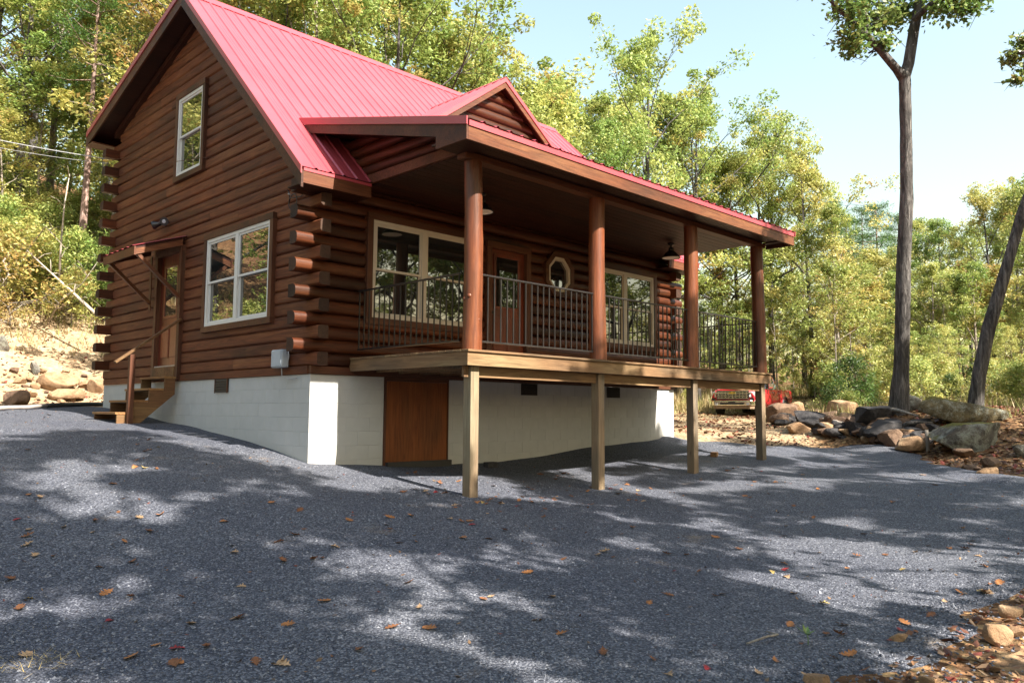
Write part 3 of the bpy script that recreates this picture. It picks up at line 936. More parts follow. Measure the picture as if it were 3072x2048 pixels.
MB().tube([(-.09, .62, 2.72), (-.10, .55, 2.66)] + cl, .007, 6).build('cable_loop', M['black'], cabin)
MB().tube([(-.10, .58, 2.66), (-.12, .50, 2.635)], .013, 8).build('cable_clamp', M['pvc'], cabin)
wire = [(-.085, WY + .1, 4.86)] + [(-.075, WY - (WY - 3.2) * i / 8, 4.86 - 1.1 * (i / 8) + .05 * math.sin(i)) for i in range(1, 9)]
MB().tube(wire, .005, 5).build('wall_wire', M['trim'], cabin)

# ---- main roof
def front_slab(x0, x1, y0):
    return MB().prism([(x0, y0, roof_front(y0) - .03), (x0, RY, RZ - .03), (x0, RY, RZ - TH + .03), (x0, y0, roof_front(y0) - TH + .03)], (x1 - x0, 0, 0))


main = front_slab(-OV + .02, .70, -.34).build('main_roof', M['soffit'], cabin)
front_slab(.702, 8.338, .06).build('front_deck', M['soffit'], main)
front_slab(8.34, LX + OV - .02, -.34).build('front_deck', M['soffit'], main)
MB().prism([(-OV + .02, RY + .001, RZ - .03), (-OV + .02, WY + .62, roof_rear(WY + .62) - .03), (-OV + .02, WY + .62, roof_rear(WY + .62) - TH + .03), (-OV + .02, RY + .001, RZ - TH + .03)], (LX + 2 * OV - .04, 0, 0)).build('rear_deck', M['soffit'], main)


def panel(x0, x1, pa, pb, parent, nr=None, step=.2286, name='metal_panel', loc0=0.0):
    """ribbed sheet: pa, pb = (y, z) of its low and high edge"""
    d = Vector((0, pb[0] - pa[0], pb[1] - pa[1])).normalized(); nrm = Vector((1, 0, 0)).cross(d)
    if nrm.z < 0: nrm = -nrm
    prof = [(x0, 0)]
    x = math.ceil((x0 - loc0 - 1e-4) / step) * step + loc0
    while x < x1 + 1e-4:
        for dx, h in ((-.028, 0), (-.012, .019), (.012, .019), (.028, 0)):
            if x0 < x + dx < x1: prof.append((x + dx, h))
        for dx in (.085, .14):   # faint stiffening beads between ribs
            if x0 < x + dx < x1 - .03: prof += [(x + dx - .012, 0), (x + dx, .0035), (x + dx + .012, 0)] if x + dx + .012 < x1 else []
        x += step
    prof.append((x1, 0)); prof = sorted(set(prof))
    vs = []
    for X, h in prof:
        for q in (pa, pb): vs.append(Vector((X, q[0], q[1])) + nrm * h)
    fs = [(2 * i, 2 * i + 2, 2 * i + 3, 2 * i + 1) for i in range(len(prof) - 1)]
    return MB().add(vs, fs).build(name, M['roof'], parent)


pw = .9144; x = -OV
brk = [-OV, -OV + pw, .71] + [-OV + pw * i for i in range(2, 10)] + [8.33, -OV + pw * 10, LX + OV]
for xa, xb in zip(brk[:-1], brk[1:]):
    ylo = -.375 if (xb < .72 or xa > 8.32) else .04
    panel(xa + .001, xb, (ylo, roof_front(ylo)), (RY - .005, RZ - .003), main, loc0=-OV)
while x < LX + OV - .01:
    x1 = min(x + pw, LX + OV)
    panel(x + .001, x1, (WY + .655, roof_rear(WY + .655)), (RY + .005, RZ - .003), main, loc0=-OV)
    x = x1
# ridge cap
MB().add([(-OV - .02, RY - .16, RZ - .16 * S1 + .025), (-OV - .02, RY, RZ + .04), (-OV - .02, RY + .16, RZ + .16 * S2 + .025),
          (LX + OV + .02, RY - .16, RZ - .16 * S1 + .025), (LX + OV + .02, RY, RZ + .04), (LX + OV + .02, RY + .16, RZ + .16 * S2 + .025)], [(0, 3, 4, 1), (1, 4, 5, 2)]).build('ridge_cap', M['roof'], main)
# barge boards, red rake trim and fascias
for xs, sgn in ((-OV, -1), (LX + OV, 1)):
    for ya, yb, fn in ((-.375, RY, roof_front), (RY, WY + .655, roof_rear)):
        MB().prism([(xs, ya, fn(ya) - .06), (xs, yb, fn(yb) - .06), (xs, yb, fn(yb) - .29), (xs, ya, fn(ya) - .29)], (-sgn * .035, 0, 0)).build('barge_board', M['trim'], main)
        MB().prism([(xs + sgn * .002, ya - .02, fn(ya - .02) + .022), (xs + sgn * .002, yb, fn(yb) + .022), (xs + sgn * .002, yb, fn(yb) - .085), (xs + sgn * .002, ya - .02, fn(ya - .02) - .085)], (sgn * .018, 0, 0)).build('rake_trim', M['roof'], main)
ze = roof_front(-.36)
boxo('eave_fascia', (-OV + .036, -.372, ze - .24), (.70, -.342, ze - .075), M['fascia'], main)
boxo('eave_fascia', (8.34, -.372, ze - .24), (LX + OV - .036, -.342, ze - .075), M['fascia'], main)
boxo('eave_drip', (-OV + .036, -.380, ze - .073), (.70, -.343, ze - .03), M['roof'], main)
boxo('eave_drip', (8.34, -.380, ze - .073), (LX + OV - .036, -.343, ze - .03), M['roof'], main)
boxo('eave_soffit', (-OV + .036, -.340, ze - .238), (.70, .05, ze - .215), M['soffit'], main)
boxo('eave_soffit', (8.34, -.340, ze - .238), (LX + OV - .036, .05, ze - .215), M['soffit'], main)
zr_ = roof_rear(WY + .64)
boxo('rear_fascia', (-OV + .036, WY + .622, zr_ - .27), (LX + OV - .036, WY + .652, zr_ - .035), M['fascia'], main)
boxo('rear_soffit', (-OV + .0, WY + .25, zr_ - .30), (LX + OV, WY + .66, zr_ - .272), M['fascia'], main)

# ---- dormer
DX, DZ, DYF, DS = 4.37, 5.80, .60, .73
dormer = MB().prism([(DX, .80, DZ - .12), (DX - 1.75, .80, DZ - .12 - 1.75 * DS), (DX + 1.75, .80, DZ - .12 - 1.75 * DS)], (0, .10, 0)).build('dormer', M['log_front'], cabin)
k = 0
zb = 4.02
while True:
    zc = zb + CO * (k + .5); zl, zh = zc - CO / 2, zc + CO / 2
    w0 = (DZ - .13 - zl) / DS; w1 = (DZ - .13 - zh) / DS
    if w1 < .04: break
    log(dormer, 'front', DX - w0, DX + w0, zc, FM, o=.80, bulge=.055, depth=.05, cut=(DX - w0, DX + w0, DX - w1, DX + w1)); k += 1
for s in (-1, 1):
    # roof plane of the dormer runs back into the main roof
    xe = 2.05
    ze_ = DZ - xe * DS
    yb_top = (DZ - RZ) / S1 + RY; yb_bot = (ze_ - RZ) / S1 + RY
    p = [(DX, DYF, DZ), (DX + s * xe, DYF, ze_), (DX + s * xe, yb_bot + .02, ze_), (DX, yb_top + .02, DZ)]
    MB().prism([(a, b, c - .10) for a, b, c in p], (0, 0, .085)).build('dormer_deck', M['soffit'], dormer)
    # ribbed sheet
    d = Vector((s * xe, 0, -xe * DS)); nn = int(2.4 / .2286) + 1; mb = MB()
    y = DYF - .02; vs = []; prof = []
    ymax = yb_top
    yy = DYF - .02
    while yy < ymax:
        prof += [(yy, 0), (yy + .02, .016), (yy + .04, .016), (yy + .06, 0)]; yy += .2286
    for yv, h in prof:
        zc_ = min(DZ, DZ)
        # the sheet ends at the valley
        t1 = 1.0 if yv <= yb_bot else max(0.0, (RZ + S1 * (yv - RY) - DZ) / (-xe * DS))
        up = Vector((s * DS, 0, 1)).normalized() * (h + .004)
        vs += [Vector((DX, yv, DZ)) + up, Vector((DX, yv, DZ)) + d * t1 + up]
    mb.add(vs, [(2 * i, 2 * i + 1, 2 * i + 3, 2 * i + 2) for i in range(len(prof) - 1)]); mb.build('metal_panel', M['roof'], dormer)
    MB().prism([(DX, DYF - .022, DZ + .012), (DX + s * xe, DYF - .022, ze_ + .012), (DX + s * xe, DYF - .022, ze_ - .075), (DX, DYF - .022, DZ - .075)], (0, .018, 0)).build('rake_trim', M['roof'], dormer)
    MB().prism([(DX, DYF - .004, DZ - .07), (DX + s * xe, DYF - .004, ze_ - .07), (DX + s * xe, DYF - .004, ze_ - .19), (DX, DYF - .004, DZ - .19)], (0, .03, 0)).build('barge_board', M['fascia'], dormer)
MB().add([(DX - .14, DYF - .03, DZ - .14 * DS + .025), (DX, DYF - .03, DZ + .03), (DX + .14, DYF - .03, DZ - .14 * DS + .025),
          (DX - .14, 2.75, DZ - .14 * DS + .025), (DX, 2.75, DZ + .03), (DX + .14, 2.75, DZ - .14 * DS + .025)], [(0, 1, 4, 3), (1, 2, 5, 4)]).build('ridge_cap', M['roof'], dormer)

# ---- porch roof
PX0, PX1, PYF, PS = .20, 8.53, -3.05, .253
def porch_z(y): return 2.945 + PS * (y - PYF)
PYB = (2.945 - PS * PYF - (RZ - S1 * RY)) / (S1 - PS)
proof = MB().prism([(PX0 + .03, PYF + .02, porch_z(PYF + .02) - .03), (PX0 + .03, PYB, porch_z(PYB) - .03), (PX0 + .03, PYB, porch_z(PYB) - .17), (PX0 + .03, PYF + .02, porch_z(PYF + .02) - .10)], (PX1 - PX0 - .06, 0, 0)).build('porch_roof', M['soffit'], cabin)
x = PX0
while x < PX1 - .01:
    x1 = min(x + pw, PX1); panel(x + .001, x1, (PYF - .03, porch_z(PYF - .03)), (PYB, porch_z(PYB) + .002), proof, loc0=PX0); x = x1
boxo('porch_fascia', (PX0 - .0, PYF - .002, 2.69), (PX1, PYF + .028, 2.855), M['fascia'], proof)
boxo('porch_drip', (PX0 - .0, PYF - .016, 2.857), (PX1, PYF + .02, 2.932), M['roof'], proof)
for xs, sgn in ((PX0, -1), (PX1, 1)):
    MB().prism([(xs, PYF, 2.69), (xs, PYF, porch_z(PYF) - .085), (xs, PYB + .02, porch_z(PYB) - .085), (xs, PYB - .12, porch_z(PYB) - .24), (xs, -2.48, porch_z(-2.48) - .24), (xs, -2.48, 2.69)], (sgn * .03, 0, 0)).build('barge_board', M['trim'], proof)
    MB().prism([(xs + sgn * .03, PYF - .02, porch_z(PYF - .02) + .02), (xs + sgn * .03, PYB + .0, porch_z(PYB) + .02), (xs + sgn * .03, PYB + .0, porch_z(PYB) - .085), (xs + sgn * .03, PYF - .02, porch_z(PYF) - .085)], (sgn * .02, 0, 0)).build('rake_trim', M['roof'], proof)
    # side infill logs under the slope
    xi = .72 if sgn < 0 else 8.32
    for i, (z0, z1) in enumerate(((2.80, 2.94), (2.94, 3.10), (3.10, 3.26), (3.26, 3.42), (3.42, 3.58), (3.58, 3.74))):
        if i == 0:
            boxo('side_beam', (xi - .02, -2.34, z0), (xi + .10, -.03, z1 - .003), M['fascia'], proof); continue
        ysl = max((z0 + .10 - 2.945) / PS + PYF, -2.34); ysh = max((z1 + .10 - 2.945) / PS + PYF, -2.34)
        yel = (z0 - .02 - RZ) / S1 + RY; yeh = (z1 - .02 - RZ) / S1 + RY; cm = (ysl + yeh) / 2
        if yeh - ysh < .1: continue
        if sgn < 0: me = log_mesh(1.0, z1 - z0, .035, .05, (ysl - cm, yel - cm, ysh - cm, yeh - cm), FM); mt_ = FR['side'](cm, (z0 + z1) / 2, xi)
        else: me = log_mesh(1.0, z1 - z0, .035, .05, (cm - yel, cm - ysl, cm - yeh, cm - ysh), FM); mt_ = Matrix(((0, 1, 0, xi + .05), (-1, 0, 0, cm), (0, 0, 1, (z0 + z1) / 2), (0, 0, 0, 1)))
        inst('log', me, proof, mt_)
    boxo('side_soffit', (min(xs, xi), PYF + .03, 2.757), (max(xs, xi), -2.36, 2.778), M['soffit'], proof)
# ceiling planks
nb = 20
for i in range(nb):
    y0 = PYF + .03 + i * (-.03 - PYF - .03) / nb; y1 = y0 + (-.03 - PYF - .03) / nb - .006
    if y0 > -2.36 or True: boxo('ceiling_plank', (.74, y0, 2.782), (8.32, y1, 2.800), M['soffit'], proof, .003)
boxo('ceiling_backing', (.74, PYF + .05, 2.803), (8.32, -.03, 2.815), M['vent'], proof)
boxo('header_beam', (.62, -2.53, 2.69), (8.42, -2.37, 2.778), M['fascia'], proof, .006)

# ---- porch deck
DKX0, DKX1, DKY = .63, 8.40, -2.60
deck = boxo('porch_deck', (DKX0, DKY, .055), (DKX1, DKY + .038, .222), M['pine'], cabin)
for x in (DKX0, DKX1 - .038):
    o = MB().box((-1.27, -.019, .055), (1.27, .019, .222)).build('rim_joist', M['pine'], deck)
    o.matrix_local = Matrix(((0, -1, 0, x + .019), (1, 0, 0, -1.292), (0, 0, 1, 0), (0, 0, 0, 1)))
nb = 18
for i in range(nb):
    y0 = DKY - .025 + i * (2.60 + .025 - .02) / nb; y1 = y0 + (2.60 + .005) / nb - .006
    boxo('deck_board', (DKX0 - .012, y0, .224), (DKX1 + .012, y1, .252), M['pine'], deck, .003)
for i in range(18):
    x = DKX0 + .45 + i * .41
    if x < DKX1 - .1:
        boxo('joist', (x, DKY + .04, .056), (x + .038, -.06, .222), M['pine'], deck)
for a, b in ((DKX0 + .10, .758), (.902, 3.278), (3.422, 5.808), (5.952, 8.168)):
    boxo('support_beam', (a, -2.472, -.085), (b, -2.432, .054), M['pine'], deck)
boxo('beam_end', (DKX0 + .055, -2.472, -.085), (DKX0 + .097, -2.432, .054), M['pine'], deck)
boxo('ledger', (DKX0 + .05, -.058, .02), (DKX1 - .05, -.038, .222), M['trim'], deck)
PXS = [.83, 3.35, 5.88, 8.24]
for x in PXS:
    boxo('support_post', (x - .07, -2.52, zg1(x, -2.45) - .25), (x + .07, -2.38, .054), M['pine_z'], deck, .006)
    # round log post above the deck
    rr = random.Random(int(x * 100)); pts = []; rad = []
    for i in range(15):
        t = i / 14; z = .253 + t * (2.688 - .253)
        pts.append((x + .012 * math.sin(3.1 * t + x), -2.45 + .01 * math.cos(4 * t + x), z)); rad.append(.128 - .012 * t + rr.uniform(-.004, .004))
    mb = MB().tube(pts, rad, 18)
    for kk in range(5):
        a = rr.uniform(0, 6.28); z = rr.uniform(.6, 2.4); c = Vector((x + .118 * math.cos(a), -2.45 + .118 * math.sin(a), z))
        d = Vector((math.cos(a), math.sin(a), 0))
        mb.tube([c - d * .02, c + d * .001, c + d * .006], [.034, .026, .010], 8)
    mb.build('porch_post', M['post_log'], cabin, sharp=60)

# ---- railings
def railing(p, q):
    p, q = Vector(p), Vector(q); d = (q - p); L = d.length; d.normalize()
    up = Vector((0, 0, 1))
    r = MB().bar(p + up * 1.235, q + up * 1.235, .036, .022).build('railing', M['bronze'], cabin, .003)
    MB().bar(p + up * .375, q + up * .375, .030, .022).build('bottom_rail', M['bronze'], r)
    n = max(2, round(L / .122)); side = Vector((-d.y, d.x, 0)) * .0075
    w = d * .0075
    me = MB().prism([-w - side + up * .3865, w - side + up * .3865, w + side + up * .3865, -w + side + up * .3865], up * .8365).mesh('baluster', M['bronze'])
    for i in range(n + 1):
        c = p + d * (.02 + (L - .04) * i / n)
        inst('baluster', me, r, Matrix.Translation(c))


railing((.73, -.08, 0), (.73, -2.33, 0))
for a, b in zip(PXS[:-1], PXS[1:]): railing((a + .125, -2.46, 0), (b - .125, -2.46, 0))
railing((8.30, -2.33, 0), (8.30, -.08, 0))

# ---- porch lights
for x, y, lab in ((2.16, -1.17, 'near'), (7.17, -1.2, 'far')):
    pl = empty('pendant_light', (x, y, 2.78), parent=cabin)
    MB().lathe([(0, .0), (.065, 0), (.065, -.02), (.02, -.03), (.02, -.075), (.05, -.085), (.055, -.15), (0, -.15)], (0, 0, 0), 18).build('mount', M['black'], pl)
    sh = MB().lathe([(.045, -.13), (.065, -.15), (.12, -.20), (.175, -.265), (.185, -.285), (.172, -.283), (.11, -.21), (.05, -.155)], (0, 0, 0), 26).build('shade', M['black'], pl)
    MB().lathe([(.170, -.281), (.11, -.215), (.05, -.165), (0, -.16)], (0, 0, 0), 26).build('shade_lining', M['lamp_white'], sh)
    MB().lathe([(0, -.275), (.08, -.272), (.168, -.262)], (0, 0, 0), 26).build('diffuser', M['lamp_white'], sh)

# service cable strung from the trees to the rear corner
for kk, (dz, px) in enumerate(((0, -260), (-.10, -240))):
    a = Vector((-.10, WY + .20, 4.90 + dz)); b = Vector(at(px, 362 + 30 * kk, 17.5)); pts = []
    for i in range(13):
        t = i / 12; p = a.lerp(b, t); p.z -= .06 * 4 * t * (1 - t) * (1 if kk == 0 else 1.25); pts.append(p)
    tag(MB().tube(pts, .009 if kk == 0 else .0045, 6).build('overhead_cable', M['cable']), ('pale thick overhead cable running to the rear corner of the cabin' if kk == 0 else 'thin lower overhead wire running to the rear corner of the cabin'), 'cable')

# ================================================================== TRUCK
def make_truck():
    root = empty('pickup_truck', (0, 0, 0))
    tag(root, 'red pickup truck with chrome grille parked beyond the porch', 'pickup truck')
    red = plain('red car paint', (0.42, 0.012, 0.022), 0.22, 0.0, 0.6, 0.03)
    red.node_tree.nodes['Principled BSDF'].inputs['Coat Weight'].default_value = 0.8
    chrome = plain('chrome', (0.75, 0.74, 0.72), 0.16, 1.0, 0.5, 0.04)
    dark = plain('dark trim', (0.012, 0.012, 0.013), 0.5)
    tyre = plain('tyre rubber', (0.018, 0.018, 0.019), 0.8)
    glassd = M['glass']
    lampm = plain('headlamp glass', (0.45, 0.45, 0.47), 0.1, 0.3)
    gold = plain('gold emblem', (0.55, 0.36, 0.06), 0.3, 0.6)
    # local: +x forward, y left, z up; length 5.8, width 2.04
    # body shell from cross-sections along x: (x, halfwidth_low, halfwidth_top, z_low, z_belt)
    def shell(secs):
        vs = []; fs = []; n = 10
        for x, w, wt, zl, zt in secs:
            half = [(0, zl), (w * .9, zl), (w, zl + .12), (w * 1.005, (zl + zt) / 2 + .05), (wt, zt - .05), (wt - .07, zt)]
            ring_ = [(x, y, z) for y, z in half[1:]] + [(x, -y, z) for y, z in half[:0:-1]]
            vs += ring_
        n = 10
        for i in range(len(secs) - 1):
            for k in range(n):
                fs.append((i * n + k, i * n + (k + 1) % n, (i + 1) * n + (k + 1) % n, (i + 1) * n + k))
        fs.append(tuple(range(n - 1, -1, -1))); fs.append(tuple((len(secs) - 1) * n + k for k in range(n)))
        return vs, fs
    mb = MB()
    vs, fs = shell([(-3.0, .98, .95, .55, 1.20), (-2.9, 1.0, .97, .45, 1.23), (-.75, 1.02, .99, .40, 1.25), (.2, 1.02, .98, .38, 1.22), (1.2, 1.02, .98, .38, 1.20), (2.0, 1.02, .97, .40, 1.18), (2.55, 1.0, .93, .45, 1.12), (2.72, .95, .86, .50, 1.04)])
    mb.add(vs, fs, True)
    body = mb.build('body', red, root, sharp=30)
    # cab
    cab = [(-.95, 1.22, .93), (-.75, 1.80, .74), (-.45, 1.90, .71), (.45, 1.91, .71), (.70, 1.86, .72), (1.35, 1.20, .93)]
    vs = []; fs = []
    for x, z, w in cab: vs += [(x, w, z), (x, -w, z)]
    base = len(vs)
    mb = MB()
    poly_l = [(x, w, z) for x, z, w in cab]
    for i in range(len(cab) - 1): fs.append((2 * i, 2 * i + 2, 2 * i + 3, 2 * i + 1))
    fs.append(tuple(2 * i for i in range(len(cab) - 1, -1, -1))); fs.append(tuple(2 * i + 1 for i in range(len(cab)))); fs.append((0, 1, 2 * len(cab) - 1, 2 * len(cab) - 2))
    mb.add(vs, fs); cabo = mb.build('cab', red, root, .03)

    def side_y(z): return .93 - (z - 1.22) * .345
    for sgn in (1, -1):
        for xs in ([(.98, 1.24), (.56, 1.72), (.06, 1.76), (.02, 1.24)], [(-.06, 1.24), (-.04, 1.76), (-.50, 1.75), (-.74, 1.24)]):
            p = [(x, sgn * (side_y(z) + .012), z) for x, z in xs]
            q = [(x, sgn * (side_y(z) + .006), z) for x, z in [(a + (.03 if a < sum(t[0] for t in xs) / 4 else -.03) * -1, b + (.03 if b > 1.5 else -.025)) for a, b in xs]]
            fr = MB().prism(q, (0, -sgn * .01, 0)).build('window_frame', chrome, cabo)
            MB().prism(p, (0, -sgn * .012, 0)).build('side_window', glassd, cabo)
        # door seam and handles
        for xd in (1.02, -.02, -.92):
            MB().box((xd - .006, sgn * 1.018 - .004, .48), (xd + .006, sgn * 1.018 + .004, 1.2)).build('door_seam', dark, body)
        for xd in (.12, -.80):
            MB().tube([(xd - .09, sgn * 1.02, 1.04), (xd - .05, sgn * 1.05, 1.045), (xd + .05, sgn * 1.05, 1.045), (xd + .09, sgn * 1.02, 1.04)], .017, 8).build('door_handle', chrome, body)
        m_ = MB().tube([(.88, sgn * .93, 1.30), (.90, sgn * 1.08, 1.32)], .025, 8).build('mirror_arm', dark, cabo)
        MB().box((.84, sgn * 1.06, 1.24), (.96, sgn * 1.30, 1.46)).build('mirror', chrome, cabo, .03)
        # wheels
        for xw in (1.85, -1.75):
            w = MB().lathe([(.20, -.12), (.36, -.125), (.395, -.10), (.405, 0), (.395, .10), (.36, .125), (.20, .12)], (0, 0, 0), 28).build('wheel', tyre, root)
            w.location = (xw, sgn * .90, .405); w.rotation_euler = (R(90), 0, 0)
            rm = MB().lathe([(0, .105), (.06, .11), (.10, .09), (.20, .11), (.225, .128), (.24, .10), (.24, -.1), (0, -.1)], (0, 0, 0), 24).build('rim', chrome, w)
            rm.rotation_euler = (R(180) if sgn > 0 else 0, 0, 0)
            rm.location = (0, 0, 0)
            MB().tube([(xw + .47 * math.cos(a), sgn * 1.022, .41 + .47 * math.sin(a)) for a in [R(5 + 17 * i) for i in range(11)]], .03, 6).build('wheel_arch', dark, body)
    # windscreen
    MB().prism([(1.32, .80, 1.25), (.77, .66, 1.80), (.77, -.66, 1.80), (1.32, -.80, 1.25)], (.012, 0, .01)).build('windscreen', glassd, cabo)
    # hood
    MB().prism([(1.25, .86, 1.19), (2.5, .80, 1.12), (2.66, .72, 1.08), (2.66, -.72, 1.08), (2.5, -.80, 1.12), (1.25, -.86, 1.19)], (0, 0, .055)).build('hood', red, body, .02)
    # bed opening
    MB().box((-2.9, -.85, 1.225), (-1.0, .85, 1.245)).build('bed', dark, body)
    # face
    g = MB().box((2.70, -.74, .70), (2.755, .74, 1.09)).build('grille', dark, root, .01)
    for z in (.765, .845, .925, 1.055): MB().bar((2.775, -.72, z), (2.775, .72, z), .03, .030).build('grille_bar', chrome, g, .004)
    for i in range(9): MB().box((2.757, -.64 + i * .16 - .012, .74), (2.764, -.64 + i * .16 + .012, 1.04)).build('grille_mesh', chrome, g)
    MB().box((2.70, -.86, .97), (2.785, .86, 1.015)).build('grille_crossbar', chrome, g, .01)
    MB().prism([(2.80, -.16, .965), (2.80, -.06, .965), (2.80, -.045, .945), (2.80, .045, .945), (2.80, .06, .965), (2.80, .16, .965), (2.80, .13, 1.02), (2.80, .05, 1.02), (2.80, .04, 1.04), (2.80, -.04, 1.04), (2.80, -.05, 1.02), (2.80, -.13, 1.02)], (.012, 0, 0)).build('emblem', gold, g)
    for sgn in (1, -1):
        MB().prism([(2.60, sgn * .99, .80), (2.74, sgn * .76, .80), (2.74, sgn * .76, 1.03), (2.58, sgn * .99, 1.05)], (.03, 0, 0)).build('headlight', lampm, root, .01)
        MB().box((2.70, sgn * .80, .66), (2.745, sgn * .97, .76)).build('lower_lamp', dark, root, .008)
    bp = MB().prism([(2.60, -1.01, .42), (2.83, -.85, .42), (2.83, .85, .42), (2.60, 1.01, .42)], (0, 0, .24)).build('front_bumper', chrome, root, .03)
    MB().prism([(2.835, -.52, .47), (2.835, .52, .47), (2.835, .58, .56), (2.835, -.58, .56)], (.006, 0, 0)).build('bumper_intake', dark, bp)
    MB().box((2.842, -.16, .47), (2.85, .16, .60)).build('plate', dark, bp)
    MB().prism([(2.60, -.95, .28), (2.78, -.80, .28), (2.78, .80, .28), (2.60, .95, .28)], (0, 0, .13)).build('air_dam', plain('tan dust on plastic', (.20, .13, .08), .8), bp)
    for sgn in (1, -1):
        MB().box((2.838, sgn * .66, .44), (2.845, sgn * .78, .54)).build('fog_lamp', lampm, bp)
    # the other end
    MB().box((-3.06, -.95, .45), (-2.98, .95, .66)).build('rear_bumper', chrome, root, .02)
    return root


truck = make_truck()
TC = at(2197, 1245, 36.0)
hd = R(190)
tx, ty = TC[0] - 2.8 * math.cos(hd), TC[1] - 2.8 * math.sin(hd)
truck.location = (tx, ty, zg1(tx, ty) + .01); truck.rotation_euler = (0, 0, hd)

# ================================================================== ROCKS
def ground_pt(px, py):
    """where the ray through a photo pixel meets the ground"""
    d = CF + (px - 1536) / FPX * CR - (py - 1024) / FPX * CU
    t = np.arange(2.5, 60, .02); P = CAM + d * t[:, None]
    hit_ = np.nonzero(P[:, 2] < zg(P[:, 0], P[:, 1]) + .02)[0]
    if not len(hit_): return None
    p = P[hit_[0]]; return Vector((p[0], p[1], zg1(p[0], p[1]) + .02))


def rock_mesh(sx, sy, sz, seed, cuts=11, rough=.05, name='boulder'):
    rr = np.random.RandomState(seed)
    bm = bmesh.new(); bmesh.ops.create_icosphere(bm, subdivisions=4, radius=1.0)
    V = np.array([v.co[:] for v in bm.verts])
    pl = rr.normal(size=(cuts, 3)); pl /= np.linalg.norm(pl, axis=1)[:, None]
    pl[0] = (rr.uniform(-.2, .2), rr.uniform(-.2, .2), 1); pl[0] /= np.linalg.norm(pl[0])
    for p in pl:
        h = rr.uniform(.46, .74); d = V @ p; ex = np.maximum(d - h, 0); V -= (ex * .97)[:, None] * p
    f = np.zeros(len(V))
    for o_ in range(5):
        for _ in range(3):
            k = rr.normal(size=3) * (1.6 * 1.9 ** o_); f += np.sin(V @ k + rr.uniform(0, 6.28)) * (.55 ** o_) / 3
    V *= (1 + rough * f)[:, None]
    V *= np.array([sx, sy, sz])
    for v, c in zip(bm.verts, V): v.co = c
    me = bpy.data.meshes.new(name); bm.to_mesh(me); bm.free()
    me.polygons.foreach_set('use_smooth', [True] * len(me.polygons)); me.set_sharp_from_angle(angle=R(38))
    return me


def rock(px0, px1, py0, py1, depth, mat, label, name='boulder', cuts=11, rz=None, tilt=0.0, thick=1.0, rough=.05, group=None, cat='boulder'):
    rr = random.Random(int(px0 * 7 + py0))
    if depth < 30:
        q = ground_pt((px0 + px1) / 2, py1 - .12 * (py1 - py0))
        if q is not None: depth = min(float((np.array(q) - CAM) @ CF), depth + 9)
    c = at((px0 + px1) / 2, (py0 + py1) / 2, depth); k = depth / FPX
    w = (px1 - px0) * k / 2; h = (py1 - py0) * k / 2
    me = rock_mesh(w * 1.25, w * 1.2 * thick * rr.uniform(.75, 1.0), h * 1.55, int(px0 + py1 * 3), cuts, rough, name); me.materials.append(M[mat])
    o = inst(name, me)
    gz = zg1(c[0], c[1])
    cz = min(c[2], gz + h * 1.1)      # rocks rest on or in the ground, never above it
    cz = max(cz, gz + h * (.15 if w < .25 else -.4))
    o.location = (c[0], c[1], cz); o.rotation_euler = (rr.uniform(-.12, .12), tilt, R(-45 + rr.uniform(-12, 12)) if rz is None else rz)
    return tag(o, label, cat, group)


rock(2290, 2380, 1192, 1252, 18.6, 'rock_brown', 'tall brown boulder with an orange face at the left end of the rock pile')
rock(2358, 2425, 1186, 1245, 19.0, 'rock_tan', 'leaning tan slab beside the tall brown boulder', thick=.5, tilt=R(35))
rock(2402, 2500, 1198, 1224, 21.0, 'rock_brown', 'long low brown stone at the back of the rock pile')
rock(2410, 2434, 1214, 1238, 19.4, 'rock_tan', 'small pale stone next to the leaning slab', 'stone', cat='stone')
rock(2430, 2462, 1216, 1240, 19.0, 'rock_tan', 'pale wedge stone in the middle of the tan stones', 'stone', cat='stone')
rock(2455, 2502, 1216, 1244, 18.8, 'rock_tan', 'squat tan stone left of the large tan boulder', 'stone', cat='stone')
rock(2490, 2582, 1194, 1258, 18.4, 'rock_tan', 'large tan boulder in front of the dark round boulder')
rock(2510, 2608, 1164, 1226, 23.0, 'rock_dark', 'dark round boulder rising behind the tan boulders', cuts=4)
rock(2624, 2672, 1182, 1220, 21.5, 'rock_dark', 'dark blotched boulder just left of the big trunk', cuts=4)
rock(2706, 2756, 1184, 1230, 21.5, 'rock_grey', 'pale grey boulder just right of the big trunk', cuts=5)
rock(2372, 2490, 1236, 1284, 17.2, 'rock_dark', 'wide dark rock lying in front of the tan stones')
rock(2470, 2540, 1244, 1282, 17.0, 'rock_brown', 'cracked brown rock below the large tan boulder')
rock(2548, 2672, 1218, 1282, 17.4, 'rock_dark', 'big black rock below the big trunk')
rock(2606, 2716, 1262, 1316, 16.2, 'rock_dark', 'black rock with a slanting top behind the pinkish rock')
rock(2640, 2704, 1290, 1340, 15.0, 'rock_brown', 'pinkish brown rock at the edge of the gravel')
rock(2688, 2770, 1312, 1356, 14.8, 'rock_tan', 'broad tan rock at the edge of the gravel')
rock(2776, 2996, 1196, 1266, 17.6, 'rock_moss', 'long moss covered boulder beneath the leaning tree', cuts=5, thick=.5, tilt=R(7))
rock(2770, 3020, 1258, 1362, 15.4, 'rock_grey', 'huge pale lichen covered slab at the right of the rock pile', cuts=13, thick=.55, tilt=R(-9), rough=.13)
rock(2806, 2860, 1298, 1338, 14.2, 'rock_tan', 'tan stone leaning against the lichen covered slab', 'stone', cat='stone', thick=.6, tilt=R(35))
rock(2866, 2926, 1344, 1372, 13.4, 'rock_brown', 'flat pinkish stone in front of the lichen covered slab', 'stone', cat='stone')
rock(2938, 2996, 1368, 1402, 12.8, 'rock_brown', 'brown stone below the right end of the lichen slab', 'stone', cat='stone')
